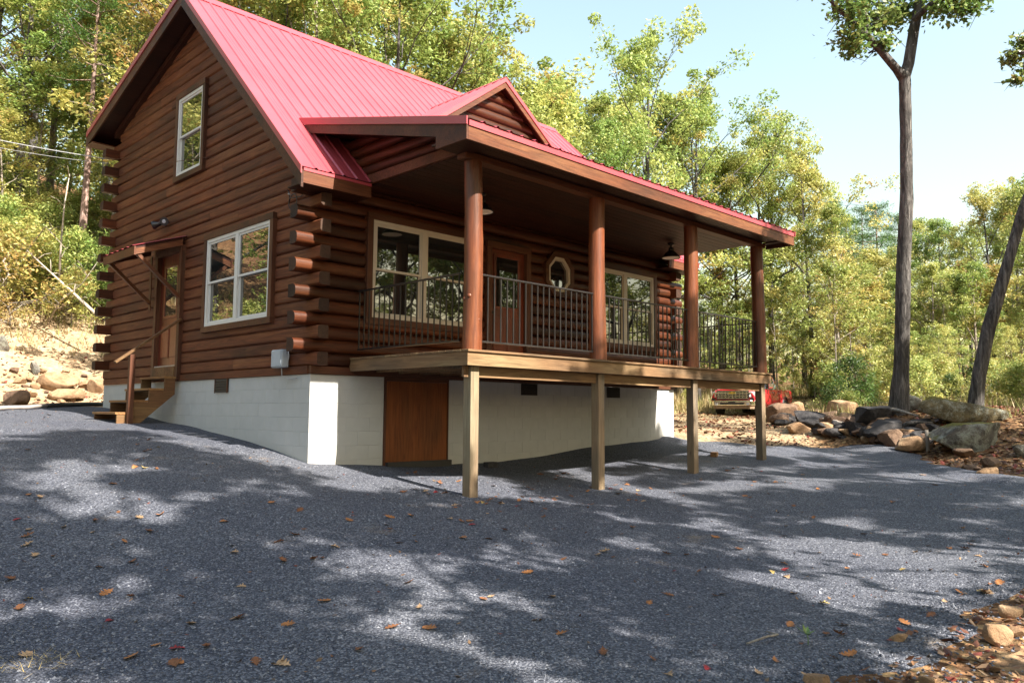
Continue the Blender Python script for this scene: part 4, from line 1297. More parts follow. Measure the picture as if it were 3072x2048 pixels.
rock(2884, 2934, 1392, 1414, 12.6, 'rock_brown', 'half buried brown stone at the gravel bank', 'stone', cat='stone')
rock(2934, 2990, 1398, 1430, 12.2, 'rock_tan', 'tan stone lowest on the right gravel bank', 'stone', cat='stone')
rock(3030, 3110, 1330, 1372, 15.0, 'rock_grey', 'grey rock cut off by the right edge of the picture')
rock(2582, 2612, 1310, 1328, 15.0, 'rock_tan', 'thin pale stone lying on the dirt by the gravel', 'stone', cat='stone', thick=.5)
rock(2740, 2800, 1270, 1300, 15.8, 'rock_brown', 'low brown rock between the black rock and the lichen slab')
# left bank
rock(122, 226, 1122, 1168, 17.0, 'rock_tan', 'broad tan slab lying on the dirt bank left of the cabin', cuts=5, thick=.7, tilt=R(-4))
rock(158, 240, 1164, 1200, 16.4, 'rock_tan', 'rounded tan boulder under the broad slab left of the cabin', cuts=4)
rock(20, 80, 1168, 1218, 16.4, 'rock_brown', 'brown rock at the foot of the dirt bank')
rock(92, 122, 1088, 1126, 18.0, 'rock_grey', 'small pale upright rock left of the broad slab', 'stone', cat='stone')
rock(266, 306, 1140, 1180, 16.8, 'rock_tan', 'tan rock by the rear corner of the cabin')
rock(-30, 26, 1010, 1050, 20.5, 'rock_grey', 'pale rock on the hillside at the left edge')
# foreground right
rock(2418, 2486, 2020, 2072, 4.75, 'rock_tan', 'pale stone at the bottom edge of the picture', 'stone', cat='stone', cuts=6)
rock(2958, 3030, 1872, 1930, 5.6, 'rock_tan', 'flat tan stone half sunk in the leaf strewn dirt', 'stone', cat='stone', cuts=5)
rock(2996, 3058, 1812, 1846, 5.9, 'rock_tan', 'long pale stone among red leaves at the right edge', 'stone', cat='stone', cuts=5, thick=.6)
rock(2672, 2722, 1896, 1922, 5.6, 'rock_tan', 'small tan stone on the gravel near the dirt corner', 'stone', cat='stone')
rock(3020, 3080, 1880, 1905, 5.7, 'rock_tan', 'tan stone right of the flat tan stone', 'stone', cat='stone')
rock(2760, 2800, 2022, 2050, 4.9, 'rock_tan', 'small rounded stone low in the dirt corner', 'stone', cat='stone')
rr = random.Random(31)
for i in range(130):
    px = rr.uniform(2330, 2800); f = (px - 2330) / 470
    py = 1258 + 58 * f + rr.uniform(-26, 32); w_ = rr.uniform(10, 32)
    rock(px - w_, px + w_, py - w_ * rr.uniform(.7, 1.3), py, 17, rr.choice(['rock_tan', 'rock_brown', 'rock_brown', 'rock_dark', 'rock_dark', 'rock_dark']), 'loose broken stone in the rock pile right of the cabin', 'stone', cat='stone', group='loose stones of the rock pile', cuts=9)
for i in range(26):
    px = rr.uniform(-20, 300); py = rr.uniform(1110, 1215); w_ = rr.uniform(6, 18)
    rock(px - w_, px + w_, py - w_ * rr.uniform(.7, 1.2), py, 18, rr.choice(['rock_tan', 'rock_tan', 'rock_brown']), 'loose broken stone on the dirt bank left of the cabin', 'stone', cat='stone', group='loose stones on the dirt bank', cuts=9)
# concrete block by the foundation
cbk = MB().box((3.05, -.42, zg1(3.1, -.35) - .02), (3.27, -.30, zg1(3.1, -.35) + .10))
tag(cbk.build('concrete_block', M['rock_dark'], None, .01), 'dark concrete block lying by the white foundation', 'block')
# little wood block near the dirt road
c = at(2142, 1318, 15.5)
bk = MB().box((-.14, -.06, 0), (.14, .06, .09)).build('wood_offcut', M['stair'], None, .006)
bk.location = (c[0], c[1], zg1(c[0], c[1]) + .005); bk.rotation_euler = (0, 0, R(25)); tag(bk, 'short tan wood offcut on the dirt behind the porch posts', 'wood block')
# short stake among the rocks
c = at(2779, 1240, 17.2); zz = zg1(c[0], c[1])
tag(MB().tube([(c[0], c[1], zz - .1), (c[0] + .01, c[1], zz + .25), (c[0], c[1] + .01, zz + .48)], [.045, .04, .038], 8).build('wooden_stake', M['dead']), 'short pale stake standing left of the moss covered boulder', 'stake')

# weathered wood lying in the rock pile
for i, (x0, y0, x1, y1, lab) in enumerate(((2560, 1262, 2660, 1288, 'dark weathered limb lying across the black rocks'), (2640, 1248, 2755, 1268, 'grey limb lying below the big trunk'), (2700, 1300, 2800, 1290, 'thin limb lying between the tan rock and the lichen slab'), (2450, 1278, 2560, 1300, 'low dead limb at the foot of the rock pile'))):
    a, b = ground_pt(x0, y0), ground_pt(x1, y1)
    if a is None or b is None or (a - b).length > 6: continue
    a.z += .10; b.z += .16; md_ = a.lerp(b, .5); md_.z = max(md_.z + .08, zg1(md_.x, md_.y) + .12)
    tag(MB().tube([a, a.lerp(md_, .5) + Vector((0, 0, .05)), md_, b], [.06, .055, .045, .02], 8).build('fallen_limb', M['bark_oak' if i % 2 == 0 else 'dead']), lab, 'branch')

# drain pipe on the left
a = at(-120, 1252, 13.8); b = at(330, 1190, 18.5); a[2] = zg1(a[0], a[1]) + .10; b[2] = zg1(b[0], b[1]) + .12
pp = [Vector(a).lerp(Vector(b), t / 8) for t in range(9)]
for p in pp: p.z = zg1(p.x, p.y) + .07
pipe = MB().tube(pp[4:], .045, 12).build('drain_pipe', M['pipe']); tag(pipe, 'long black drain pipe lying along the gravel left of the cabin', 'pipe')
MB().tube(pp[:5], .040, 12).build('pipe_end', M['pvc'], pipe)

# ================================================================== VEGETATION
def leaf_quads(C, size, rng, up=0.5, asp=.5):
    N = len(C)
    nrm = rng.normal(size=(N, 3)); nrm[:, 2] = np.abs(nrm[:, 2]) + up; nrm /= np.linalg.norm(nrm, axis=1)[:, None]
    a = rng.normal(size=(N, 3)); a[:, 2] -= .35; a -= (a * nrm).sum(1)[:, None] * nrm; a /= np.linalg.norm(a, axis=1)[:, None]
    b = np.cross(nrm, a); s = size[:, None] / 2
    V = np.stack([C - a * s, C + b * s * asp - nrm * s * .12 - a * s * .15, C + a * s, C - b * s * asp - nrm * s * .12 - a * s * .15], 1).reshape(-1, 3)
    F = np.arange(4 * N).reshape(N, 4)
    return V, F


PAL = {'green': [((.19, .255, .062), .38), ((.27, .325, .085), .36), ((.39, .38, .12), .22), ((.40, .28, .10), .04)],
       'yellow': [((.25, .29, .078), .30), ((.37, .38, .11), .42), ((.49, .45, .15), .23), ((.48, .31, .11), .05)],
       'rust': [((.25, .25, .072), .34), ((.38, .33, .105), .36), ((.46, .30, .11), .24), ((.36, .16, .078), .06)],
       'dark': [((.050, .090, .022), .55), ((.085, .12, .030), .35), ((.15, .15, .05), .10)]}


def pick(pal, n, rng):
    cols = np.array([c for c, w in PAL[pal]]); w = np.array([w for c, w in PAL[pal]]); return cols[rng.choice(len(cols), n, p=w / w.sum())]


def tree_data(seed, H=12.0, base=.30, spread=3.4, limbs=15, subs=6, nleaf=9000, leaf=.17, pal='green', r0=None, wob=.25, clump=.42, up=.6, lean=(0, 0), path=None):
    rng = np.random.RandomState(seed); r0 = r0 or .0145 * H
    mb = MB(); T = []
    nseg = 9
    for i in range(nseg + 1):
        t = i / nseg
        T.append(Vector((wob * (math.sin(2.3 * t + seed) - math.sin(seed)) * t + lean[0] * t * H, wob * (math.cos(1.9 * t + 2 * seed) - math.cos(2 * seed)) * t + lean[1] * t * H, H * .97 * t)))
    rad = [r0 * (1.25 if i == 0 else 1.0) * (1 - .86 * (i / nseg)) for i in range(nseg + 1)]
    mb.tube(T, rad, 10)

    def on_trunk(t):
        f = t * nseg; i = min(int(f), nseg - 1); return T[i].lerp(T[i + 1], f - i), rad[i] + (rad[i + 1] - rad[i]) * (f - i)
    tips = []
    for i in range(limbs):
        t = base + (1 - base) * ((i + rng.uniform(.0, .9)) / limbs) * .99
        p, r = on_trunk(min(t, .99)); az = i * 2.4 + rng.uniform(-.5, .5)
        u = (t - base) / (1 - base)
        L = spread * (0.62 + .75 * math.sin(math.pi * min(1, .18 + .72 * u)) - .55 * u) * rng.uniform(.65, 1.2)
        el = R(rng.uniform(15, 40) + 38 * u)
        d = Vector((math.cos(az) * math.cos(el), math.sin(az) * math.cos(el), math.sin(el)))
        pts = [p]; q = p.copy(); dd = d.copy(); ns = 5
        for s in range(ns):
            dd = (dd + Vector(rng.normal(size=3) * .16) + Vector((0, 0, .05))).normalized(); q = q + dd * L / ns; pts.append(q.copy())
        rl = max(.012, r * .52)
        mb.tube(pts, [rl * (1 - .8 * s / ns) for s in range(ns + 1)], 6, cap=False)
        tips.append((pts[-1], .9))
        for s in range(subs):
            f = rng.uniform(.3, 1.0) * ns; k = min(int(f), ns - 1); o_ = pts[k].lerp(pts[k + 1], f - k)
            sd = (dd + Vector(rng.normal(size=3) * .85)).normalized(); sl_ = L * rng.uniform(.22, .45)
            mid = o_ + sd * sl_ * .5 + Vector(rng.normal(size=3) * .08 * sl_); e = o_ + sd * sl_ + Vector((0, 0, -.04 * sl_))
            mb.tube([o_, mid, e], [rl * .32, rl * .2, rl * .08], 4, cap=False)
            tips.append((e, 1.0)); tips.append((mid, .35))
    tips.append((T[-1], 1.0))
    w = np.array([b for a, b in tips]); P = np.array([a[:] for a, b in tips])
    ci = rng.choice(len(P), nleaf, p=w / w.sum())
    crad = rng.uniform(.6, 1.35, len(P)) * clump * spread / 3.4
    off = rng.normal(size=(nleaf, 3)); off /= np.linalg.norm(off, axis=1)[:, None]
    off *= (rng.uniform(0, 1, nleaf) ** .42 * crad[ci] * 1.5)[:, None] * np.array([1, 1, .75])
    C = P[ci] + off
    size = leaf * rng.uniform(.65, 1.25, nleaf)
    V, F = leaf_quads(C, size, rng, up)
    cl = pick(pal, len(P), rng)[ci] * .65 + pick(pal, nleaf, rng) * .35
    cl *= rng.uniform(.75, 1.25, (nleaf, 1))
    return mb, V, F, np.repeat(cl, 4, 0)


def make_variant(seed, bark, leafmat='leaf', **kw):
    mb, V, F, c = tree_data(seed, **kw)
    return {'trunk': mb.mesh('trunk', M[bark]), 'crown': np_mesh('crown', V, F, M[leafmat], False, c), 'H': kw.get('H', 12.0)}


def pine_variant(seed, H=14.0, n=9000, base=.45, r0=.16, spread=2.6):
    rng = np.random.RandomState(seed); mb = MB()
    T = [Vector((.15 * math.sin(2 * i / 8 + seed), .15 * math.cos(3 * i / 8 + seed), H * i / 8)) for i in range(9)]
    mb.tube(T, [r0 * (1 - .88 * i / 8) for i in range(9)], 10)
    P = []; D = []
    nb = 34
    for i in range(nb):
        t = base + (1 - base) * (i + rng.uniform(0, .8)) / nb; f = min(t * 8, 7.99); p = T[int(f)].lerp(T[int(f) + 1], f - int(f))
        az = i * 2.4 + rng.uniform(-.4, .4); L = spread * (1.05 - (t - base) / (1 - base)) ** .7 * rng.uniform(.6, 1.1) + .25
        el = R(rng.uniform(0, 30)); d = Vector((math.cos(az) * math.cos(el), math.sin(az) * math.cos(el), math.sin(el)))
        e = p + d * L; mb.tube([p, p.lerp(e, .5) + Vector((0, 0, -.06 * L)), e], [.035, .022, .008], 5, cap=False)
        for s in range(9):
            u = rng.uniform(.35, 1.0); P.append((p.lerp(e, u) + Vector(rng.normal(size=3) * .22 * L * .5))[:]); D.append(d[:])
    P = np.array(P); ci = rng.randint(0, len(P), n)
    C = P[ci] + rng.normal(size=(n, 3)) * np.array([.2, .2, .12])
    V, F = leaf_quads(C, .26 * rng.uniform(.7, 1.2, n), rng, .2, .11)
    c = np.array([(.075, .14, .028), (.11, .17, .035), (.055, .11, .03)])[rng.randint(0, 3, n)] * rng.uniform(.8, 1.2, (n, 1))
    return {'trunk': mb.mesh('trunk', M['bark_pine']), 'crown': np_mesh('crown', V, F, M['needle'], False, np.repeat(c, 4, 0)), 'H': H}


VAR = {
    'a1': make_variant(51, 'bark_oak', H=12, base=.34, spread=3.8, nleaf=7600, leaf=.24, pal='green', limbs=11, subs=3, clump=.30),
    'a2': make_variant(52, 'bark_oak', H=12, base=.36, spread=3.6, nleaf=7000, leaf=.24, pal='green', limbs=11, subs=3, clump=.30),
    'g1': make_variant(11, 'bark_oak', H=13, base=.34, spread=3.6, nleaf=11500, pal='green', clump=.36, subs=4, leaf=.18),
    'g2': make_variant(12, 'bark_pale', H=14, base=.40, spread=3.2, nleaf=9500, pal='green', clump=.36, subs=4, leaf=.18),
    'y1': make_variant(13, 'bark_oak', H=12, base=.32, spread=3.5, nleaf=10500, pal='yellow', clump=.36, subs=4, leaf=.18),
    'y2': make_variant(14, 'bark_pale', H=13, base=.38, spread=3.0, nleaf=8000, pal='yellow', limbs=13, clump=.36, subs=4, leaf=.18),
    'o1': make_variant(15, 'bark_oak', H=15, base=.38, spread=4.4, nleaf=11500, pal='green', limbs=14, subs=5, clump=.30, leaf=.18),
    'o2': make_variant(16, 'bark_oak', H=14, base=.34, spread=4.0, nleaf=11000, pal='yellow', limbs=13, subs=5, clump=.30, leaf=.18),
    'r1': make_variant(17, 'bark_pale', H=12, base=.34, spread=3.1, nleaf=8500, pal='rust', clump=.36, subs=4, leaf=.18),
    's1': make_variant(18, 'bark_pale', H=8, base=.34, spread=1.9, nleaf=4600, leaf=.15, pal='yellow', limbs=13, r0=.06),
    's2': make_variant(19, 'bark_pale', H=8, base=.32, spread=2.1, nleaf=5000, leaf=.15, pal='green', limbs=13, r0=.055),
    's3': make_variant(20, 'bark_pale', H=7, base=.34, spread=1.7, nleaf=3800, leaf=.15, pal='rust', limbs=12, r0=.05),
    'p1': pine_variant(31), 'p2': pine_variant(32, H=13, base=.35, spread=2.3), 'p3': pine_variant(33, H=16, base=.62, r0=.20, spread=2.4),
    'b1': make_variant(41, 'bark_pale', H=2.4, base=.08, spread=1.15, nleaf=3600, leaf=.11, pal='yellow', limbs=14, subs=5, r0=.022, clump=.75),
    'b2': make_variant(42, 'bark_pale', H=2.0, base=.06, spread=1.2, nleaf=3400, leaf=.11, pal='green', limbs=14, subs=5, r0=.02, clump=.75),
    'b3': make_variant(43, 'bark_pale', H=1.6, base=.06, spread=1.0, nleaf=2400, leaf=.10, pal='rust', limbs=14, subs=5, r0=.016, clump=.75),
    'b4': make_variant(44, 'bark_oak', H=3.2, base=.10, spread=1.3, nleaf=4200, leaf=.12, pal='dark', limbs=14, subs=5, r0=.03, clump=.75),
    'ps': pine_variant(45, H=2.2, n=2600, base=.05, r0=.03, spread=.75),
}


def plant(var, x, y, h, name, label, cat, group=None, wide=1.0, rz=None, sink=.08):
    v = VAR[var]; s = h / v['H']; z = zg1(x, y) - sink
    e = empty(name, (x, y, z), random.uniform(0, 6.28) if rz is None else rz); e.scale = (s * wide, s * wide, s)
    inst('trunk', v['trunk'], e); inst('crown', v['crown'], e)
    return tag(e, label, cat, group)


def tree_at(dx, depth, top, var, name, label, group=None, wide=1.0):
    """dx, top in a 2352 px wide copy of the photo"""
    p = at(dx * 1.3061, 1235, depth); t = at(dx * 1.3061, top * 1.3061, depth)
    h = t[2] - zg1(p[0], p[1])
    return plant(var, p[0], p[1], max(h, 2.5), name, label, 'tree', group, wide)


def place(dx):
    for lim, t in ((-40, 'outside the left edge'), (50, 'at the left edge of the picture'), (125, 'left of the tall bare trunked pine'), (200, 'by the tall bare trunked pine'), (270, 'between the pine and the gable eave'), (480, 'behind the gable peak'), (640, 'behind the start of the red ridge'), (780, 'behind the first half of the red ridge'), (900, 'behind the middle of the red ridge'), (1080, 'behind the far end of the red ridge'),
                   (1200, 'left of the dormer peak'), (1340, 'right of the dormer peak'), (1460, 'above the second porch post'), (1560, 'above the third porch post'), (1680, 'left of the far porch corner'), (1770, 'above the parked truck'), (1840, 'just past the far porch corner'), (1900, 'left of the pines'), (1960, 'below the leftmost pine'), (2030, 'below the middle pines'), (2075, 'just left of the big trunk'),
                   (2120, 'just right of the big trunk'), (2170, 'between big trunk and leaning tree'), (2230, 'just left of the leaning tree'), (2290, 'behind the leaning tree'), (2355, 'at the right edge of the picture'), (9999, 'outside the right edge')):
        if dx < lim: return t


HUE = {'g1': 'full green', 'g2': 'slim green', 'y1': 'full yellow green', 'y2': 'slim yellow green', 'o1': 'wide green', 'o2': 'wide yellow green', 'r1': 'rust tinged', 's1': 'young yellow green', 's2': 'young green', 's3': 'young rust tinged', 'b1': 'yellow green', 'b2': 'green', 'b3': 'rust tinged', 'b4': 'dark green'}
random.seed(21)
G = 'trees behind the cabin'
for dx, dp, tp, v in ((500, 27, -190, 'r1'), (600, 25, -150, 'g1'), (700, 24, -90, 'g2'), (800, 28, -40, 'g1'), (900, 25, -70, 'o1'), (985, 28, 20, 'g1'), (760, 36, -170, 'y1'), (880, 38, -120, 'g2'), (1050, 31, 115, 'y1'), (650, 33, -200, 'y2')):
    tree_at(dx, dp, tp, v, 'leafy_tree', HUE[v] + ' tree rising ' + place(dx) + (' in front' if dp < 30 else ' farther back'), G)
for dx, dp, tp, v, w in ((1150, 32, 125, 'y2', .9), (1225, 29, 210, 'y1', 1.0), (1300, 33, 215, 'y1', 1.0), (1250, 42, 165, 'g2', 1.0), (1380, 38, 240, 'g1', 1.0)):
    tree_at(dx, dp, tp, v, 'autumn_tree', HUE[v] + ' tree standing ' + place(dx) + (' in front' if dp < 34 else ' farther back'), G, w)
tree_at(1480, 34, 75, 'o2', 'oak_tree', 'tall open crowned oak rising above the far end of the porch roof', None, .85)
tree_at(1600, 43, 235, 'o1', 'oak_tree', 'spreading green oak right of the tall open crowned oak', None, 1.0)
for dx, dp, tp, v, w in ((1420, 44, 250, 'y1', 1.0), (1545, 44, 240, 'g1', 1.0), (1660, 46, 370, 'y1', 1.0), (1560, 45, 310, 'y2', 1.0), (1400, 31, 300, 'g1', .9)):
    tree_at(dx, dp, tp, v, 'autumn_tree', HUE[v] + ' tree filling in ' + place(dx) + (' in front' if dp < 40 else ' farther back'), G, w)
tree_at(1775, 46, 300, 'o2', 'oak_tree', 'oak with a rounded crown and dark trunk just past the porch corner', None, .85)
G = 'woods right of the cabin'
for dx, dp, tp, v, w in ((1700, 47, 380, 'g1', 1.0), (1870, 44, 380, 'y1', .9), (1930, 42, 470, 'g2', 1.0), (1740, 50, 360, 'y1', 1.1), (1850, 48, 430, 'o2', 1.0), (2085, 45, 575, 'y1', 1.0), (2130, 50, 520, 'g1', .9), (2180, 40, 500, 'g2', .9), (2235, 46, 545, 'y1', 1.0), (2290, 37, 445, 'o2', .9), (2350, 41, 430, 'y2', 1.0),
                         (2400, 37, 420, 'g1', 1.0), (2460, 42, 400, 'y1', 1.0), (2150, 36, 610, 'y2', 1.0), (2250, 35, 600, 'g2', 1.0), (2330, 50, 500, 'g1', 1.0), (2010, 42, 590, 'y1', 1.1), (1960, 36, 600, 'y2', 1.1), (2060, 38, 640, 'g1', 1.1), (2520, 38, 420, 'g2', 1.0), (2600, 34, 430, 'y1', 1.0)):
    tree_at(dx, dp, tp, v, 'woodland_tree', HUE[v] + ' tree in the woods ' + place(dx) + (' in front' if dp < 41 else ' farther back'), G, w)
for dx, dp, tp, v in ((1925, 50, 448, 'p2'), (1990, 52, 468, 'p1'), (2032, 48, 455, 'p2'), (1955, 58, 490, 'p1'), (2075, 55, 480, 'p2')):
    tree_at(dx, dp, tp, v, 'pine_tree', {1925: 'leftmost dark pine above the woods right of the porch', 1990: 'middle dark pine with a full tip left of the big trunk', 2032: 'dark pine nearest the left side of the big trunk', 1955: 'farthest small pine between the leftmost and middle pines', 2075: 'pine tip hidden behind the big trunk'}[dx], 'pines above the woods')
rr = random.Random(5)
for i in range(34):
    dx = 1570 + 880 * (i + rr.random()) / 34; dp = rr.uniform(43, 50) if dx < 1900 else rr.uniform(30, 44); tp = rr.uniform(600, 760)
    v = rr.choice(['s1', 's2', 's1', 's3', 's2'])
    tree_at(dx, dp, tp, v, 'young_tree', 'slender ' + HUE[v] + ' tree ' + place(dx) + (' in front' if dp < 38 else ' farther back'), 'young trees at the edge of the woods', rr.uniform(.9, 1.3))
G = 'trees on the hillside left of the cabin'
tree_at(172, 30, -180, 'p3', 'pine_tree', 'tall bare trunked pine with pinkish bark left of the cabin', None, 1.0)
for dx, dp, tp, v, w in ((10, 33, -300, 'g1', 1.0), (85, 36, -200, 'y2', 1.0), (245, 33, -230, 'r1', 1.0), (310, 34, -200, 'y1', 1.0), (40, 42, -260, 'y1', 1.1), (215, 42, -280, 'g1', 1.1), (-70, 34, -300, 'g1', 1.0), (-140, 33, -200, 'y1', 1.0), (350, 33, -120, 'g1', 1.0), (410, 30, -120, 'r1', 1.0), (60, 33, 120, 's2', 1.3), (-20, 31, 200, 's1', 1.3), (130, 38, 150, 's2', 1.3), (225, 34, 300, 's1', 1.2), (95, 35, 340, 's2', 1.2), (20, 35, 230, 's3', 1.3), (235, 36, 100, 's2', 1.3)):
    tree_at(dx, dp, tp, v, 'hillside_tree', HUE[v] + ' hillside tree ' + place(dx) + (' in front' if dp < 34 else ' farther back'), G, w)

# out of the picture: the trees that shade the yard and show in the window panes
G = 'oaks outside the picture that shade the yard'
for x, y, h, v in ((-11.0, -13.8, 12.2, 'a1'), (-7.0, -14.8, 12.6, 'a2'), (-3.4, -15.2, 11.6, 'a2'), (-2.4, -16.5, 18.5, 'a1'), (-5.0, -19.0, 17.5, 'a2'), (.2, -14.4, 11.4, 'a1'), (4.6, -15.0, 12.2, 'a2'), (8.8, -14.4, 12.6, 'a1'), (12.8, -14.8, 12.6, 'a2'), (16.8, -14.4, 12.2, 'a1'), (7.0, -20.5, 14.0, 'a2'), (-2.4, -20.5, 13.4, 'a2'), (20.0, -19.0, 14.0, 'a2')):
    plant(v, x, y, h, 'shade_tree', 'tall oak outside the picture whose shade falls on the gravel', 'tree', G, 1.0)
G = 'trees outside the picture seen in the window panes'
for x, y, h, v in ((24, -18, 14, 'g1'), (30, -17, 13, 'y1'), (27, -23, 15, 'o1'), (34, -21, 15, 'g2'), (40, -18, 14, 'y1'), (36, -27, 16, 'g1'), (-6.0, 17.5, 9, 's1'), (-8.0, 18.5, 12, 'g1'), (-9.5, 16, 7, 's2'), (-12, 17, 8, 's1'), (-4.8, 19.5, 8, 's2'), (-7, 21.5, 9, 's1'), (-12, 19, 14, 'r1'), (-21, 21, 16, 'g2'), (-10, 16, 8, 's2'), (-16, 20, 15, 'y1'), (-9, 23, 13, 'g1'), (-26, 22, 16, 'g1'), (-5, 21, 12, 'y1'), (14, -26, 16, 'g1'), (18.5, -25, 16, 'y1'), (22, -30, 17, 'g2'), (26, -26, 16, 'g1'), (12, -32, 17, 'o1'), (30, -32, 17, 'y1'), (18, -36, 18, 'g1'), (25, -38, 18, 'g1'), (8, -30, 16, 'g2'), (34, -26, 16, 'g1')):
    plant(v, x, y, h, 'reflected_tree', 'tree outside the picture that shows in the window panes', 'tree', G, 1.1)


# ---- the big oak and the leaning tree on the rock mound
def big_tree(name, label, trunk_px, limbs_px, depth, seed, clusters, nleaf, extra):
    rng = np.random.RandomState(seed)
    b0 = at(*trunk_px[0][:2], depth); root = empty(name, (b0[0], b0[1], zg1(b0[0], b0[1]) - .1)); O = Vector(root.location)
    k = depth / FPX
    def w(p, dd=0): return Vector(at(p[0], p[1], depth + dd)) - O
    mb = MB()
    pts = [w(p) for p in trunk_px]; pts[0].z = -.2
    rad = [p[2] * k / 2 for p in trunk_px]
    # fill in extra rings with small bumps
    P = []; Q = []
    for i in range(len(pts) - 1):
        for s in range(5):
            t = s / 5; P.append(pts[i].lerp(pts[i + 1], t)); Q.append((rad[i] + (rad[i + 1] - rad[i]) * t) * (1 + rng.uniform(-.035, .035)))
    P.append(pts[-1]); Q.append(rad[-1])
    mb.tube(P, Q, 14)
    ends = []
    for limb, dd in limbs_px:
        lp = [w(p, dd * i / max(1, len(limb) - 1)) for i, p in enumerate(limb)]
        mb.tube(lp, [p[2] * k / 2 for p in limb], 10, cap=False); ends.append(lp)
    C = []
    for (px, py, dd, r) in clusters:
        c = w((px, py), dd); C.append((c, r * k))
        near = min((q for l in ends for q in l), key=lambda q: (q - c).length)
        mid = near.lerp(c, .5) + Vector(rng.normal(size=3) * .15)
        mb.tube([near, mid, c], [.05, .03, .012], 6, cap=False)
        for s in range(6):
            e = c + Vector(rng.normal(size=3) * r * k * .7); mb.tube([c, c.lerp(e, .5) + Vector(rng.normal(size=3) * .05), e], [.014, .010, .004], 4, cap=False)
    for c in extra(rng): C.append((Vector(c[:3]), c[3]))
    if extra: pass
    mb.build('trunk', M['bark_oak'], root, sharp=60)
    nv = len(clusters); wt = np.array([r ** 2 for c, r in C]); wt[:nv] *= .40 / wt[:nv].sum(); wt[nv:] *= .60 / wt[nv:].sum(); ci = rng.choice(len(C), nleaf, p=wt)
    cc = np.array([c[:] for c, r in C])[ci] + rng.normal(size=(nleaf, 3)) * (np.array([r for c, r in C])[ci] * .40)[:, None] * np.array([1, 1, .75])
    V, F = leaf_quads(cc, .14 * rng.uniform(.7, 1.25, nleaf), rng, .4, .62)
    col = pick('dark', len(C), rng)[ci] * .5 + pick('green', nleaf, rng) * .5
    inst('crown', np_mesh('crown', V, F, M['leaf'], False, np.repeat(col * rng.uniform(.8, 1.2, (nleaf, 1)), 4, 0)), root)
    return tag(root, label, 'tree')


def crown_above(x, y, z0, z1, rad, n):
    def f(rng):
        out = []
        for i in range(n):
            a = rng.uniform(0, 6.28); q = rng.uniform(.1, 1) ** .5 * rad; out.append((x + q * math.cos(a), y + q * math.sin(a), rng.uniform(z0, z1), rng.uniform(.7, 1.1)))
        return out
    return f


big_tree('oak_tree', 'tall oak with a forked bare trunk standing among the boulders',
         [(2695, 1236, 72), (2697, 1205, 56), (2704, 1100, 45), (2708, 950, 43), (2710, 800, 42), (2720, 600, 38), (2718, 400, 35), (2714, 230, 34)],
         [([(2712, 235, 34), (2690, 208, 25), (2640, 150, 22), (2590, 95, 18), (2540, 50, 14), (2480, -10, 11), (2400, -120, 7)], -.6), ([(2712, 235, 34), (2726, 190, 32), (2742, 90, 30), (2760, 0, 26), (2790, -160, 20), (2810, -380, 12)], .6),
          ([(2600, 100, 18), (2596, 40, 15), (2590, -60, 10)], .4), ([(2742, 60, 20), (2790, 15, 16), (2870, -20, 10)], -.8)],
         19.5, 71, [(2560, 110, -.3, 70), (2555, 25, -.5, 75), (2640, 60, .3, 75), (2700, 35, .6, 70), (2650, 130, -.2, 45), (2560, 150, .2, 42), (2830, 20, -.4, 70), (2900, 20, -.6, 60), (2940, -20, -.4, 60), (2600, -40, .2, 90), (2850, -60, 0, 90), (2720, -80, .4, 90)],
         13000, crown_above(0, 0, 11.9, 15.5, 3.4, 46))
big_tree('leaning_tree', 'dark leaning tree at the right edge behind the mossy boulder',
         [(2924, 1242, 56), (2928, 1200, 44), (2938, 1120, 39), (2966, 983, 38), (3000, 870, 35), (3023, 791, 32), (3066, 640, 30), (3180, 330, 25), (3290, 60, 20)],
         [([(3290, 60, 26), (3360, -150, 18), (3420, -380, 10)], .5), ([(3180, 330, 18), (3130, 230, 12), (3080, 160, 7)], -.8), ([(3200, 290, 16), (3280, 220, 10), (3360, 200, 6)], .6)],
         19.0, 72, [(3035, 175, -.5, 38), (3055, 240, -.6, 30), (3075, 130, -.4, 48), (3120, 200, -.3, 60), (3340, 60, .3, 90), (3260, -60, 0, 90), (3400, -200, 0, 110)],
         9000, crown_above(3.2, -4.2, 9.5, 14.5, 2.6, 26))

# ---- shrubs
rr = random.Random(9)
for i in range(46):
    dx = -60 + 300 * rr.random(); dp = rr.uniform(25, 36)
    p = at(dx * 1.3061, 1235, dp)
    if p[0] > -.6 and p[1] < 9.5: continue
    if zg1(p[0], p[1]) < 1.9: continue
    v = rr.choice(['b1', 'b2', 'b1', 'b1', 'b3'])
    plant(v, p[0], p[1], rr.uniform(1.0, 2.8), 'hillside_shrub', HUE[v] + ' shrub on the bank ' + place(dx) + (' low down' if dp < 29 else ' higher up'), 'shrub', 'shrubs on the bank left of the cabin')
for i in range(64):
    dx = 1560 + 860 * rr.random(); dp = rr.uniform(25, 46)
    p = at(dx * 1.3061, 1235, dp)
    if abs(p[0] - tx) < 4.2 and abs(p[1] - ty) < 2.6: continue
    if dx < 1900 and dp < 41: continue
    if p[1] < 11 and p[0] < 34 and p[1] > 3: continue
    v = rr.choice(['b1', 'b2', 'b1', 'b4', 'b3'])
    plant(v, p[0], p[1], rr.uniform(.7, 2.1), 'woodland_shrub', HUE[v] + ' shrub under the woods ' + place(dx) + (' in front' if dp < 36 else ' farther back'), 'shrub', 'shrubs under the woods')
for px, dp, h in ((2520, 30, 1.5), (2606, 28, 1.5)):
    p = at(px, 1235, dp); plant('ps', p[0], p[1], h, 'pine_sapling', 'bright green young pine left of the dark round boulder' if px < 2560 else 'bright green young pine between the boulder and the big trunk', 'sapling')


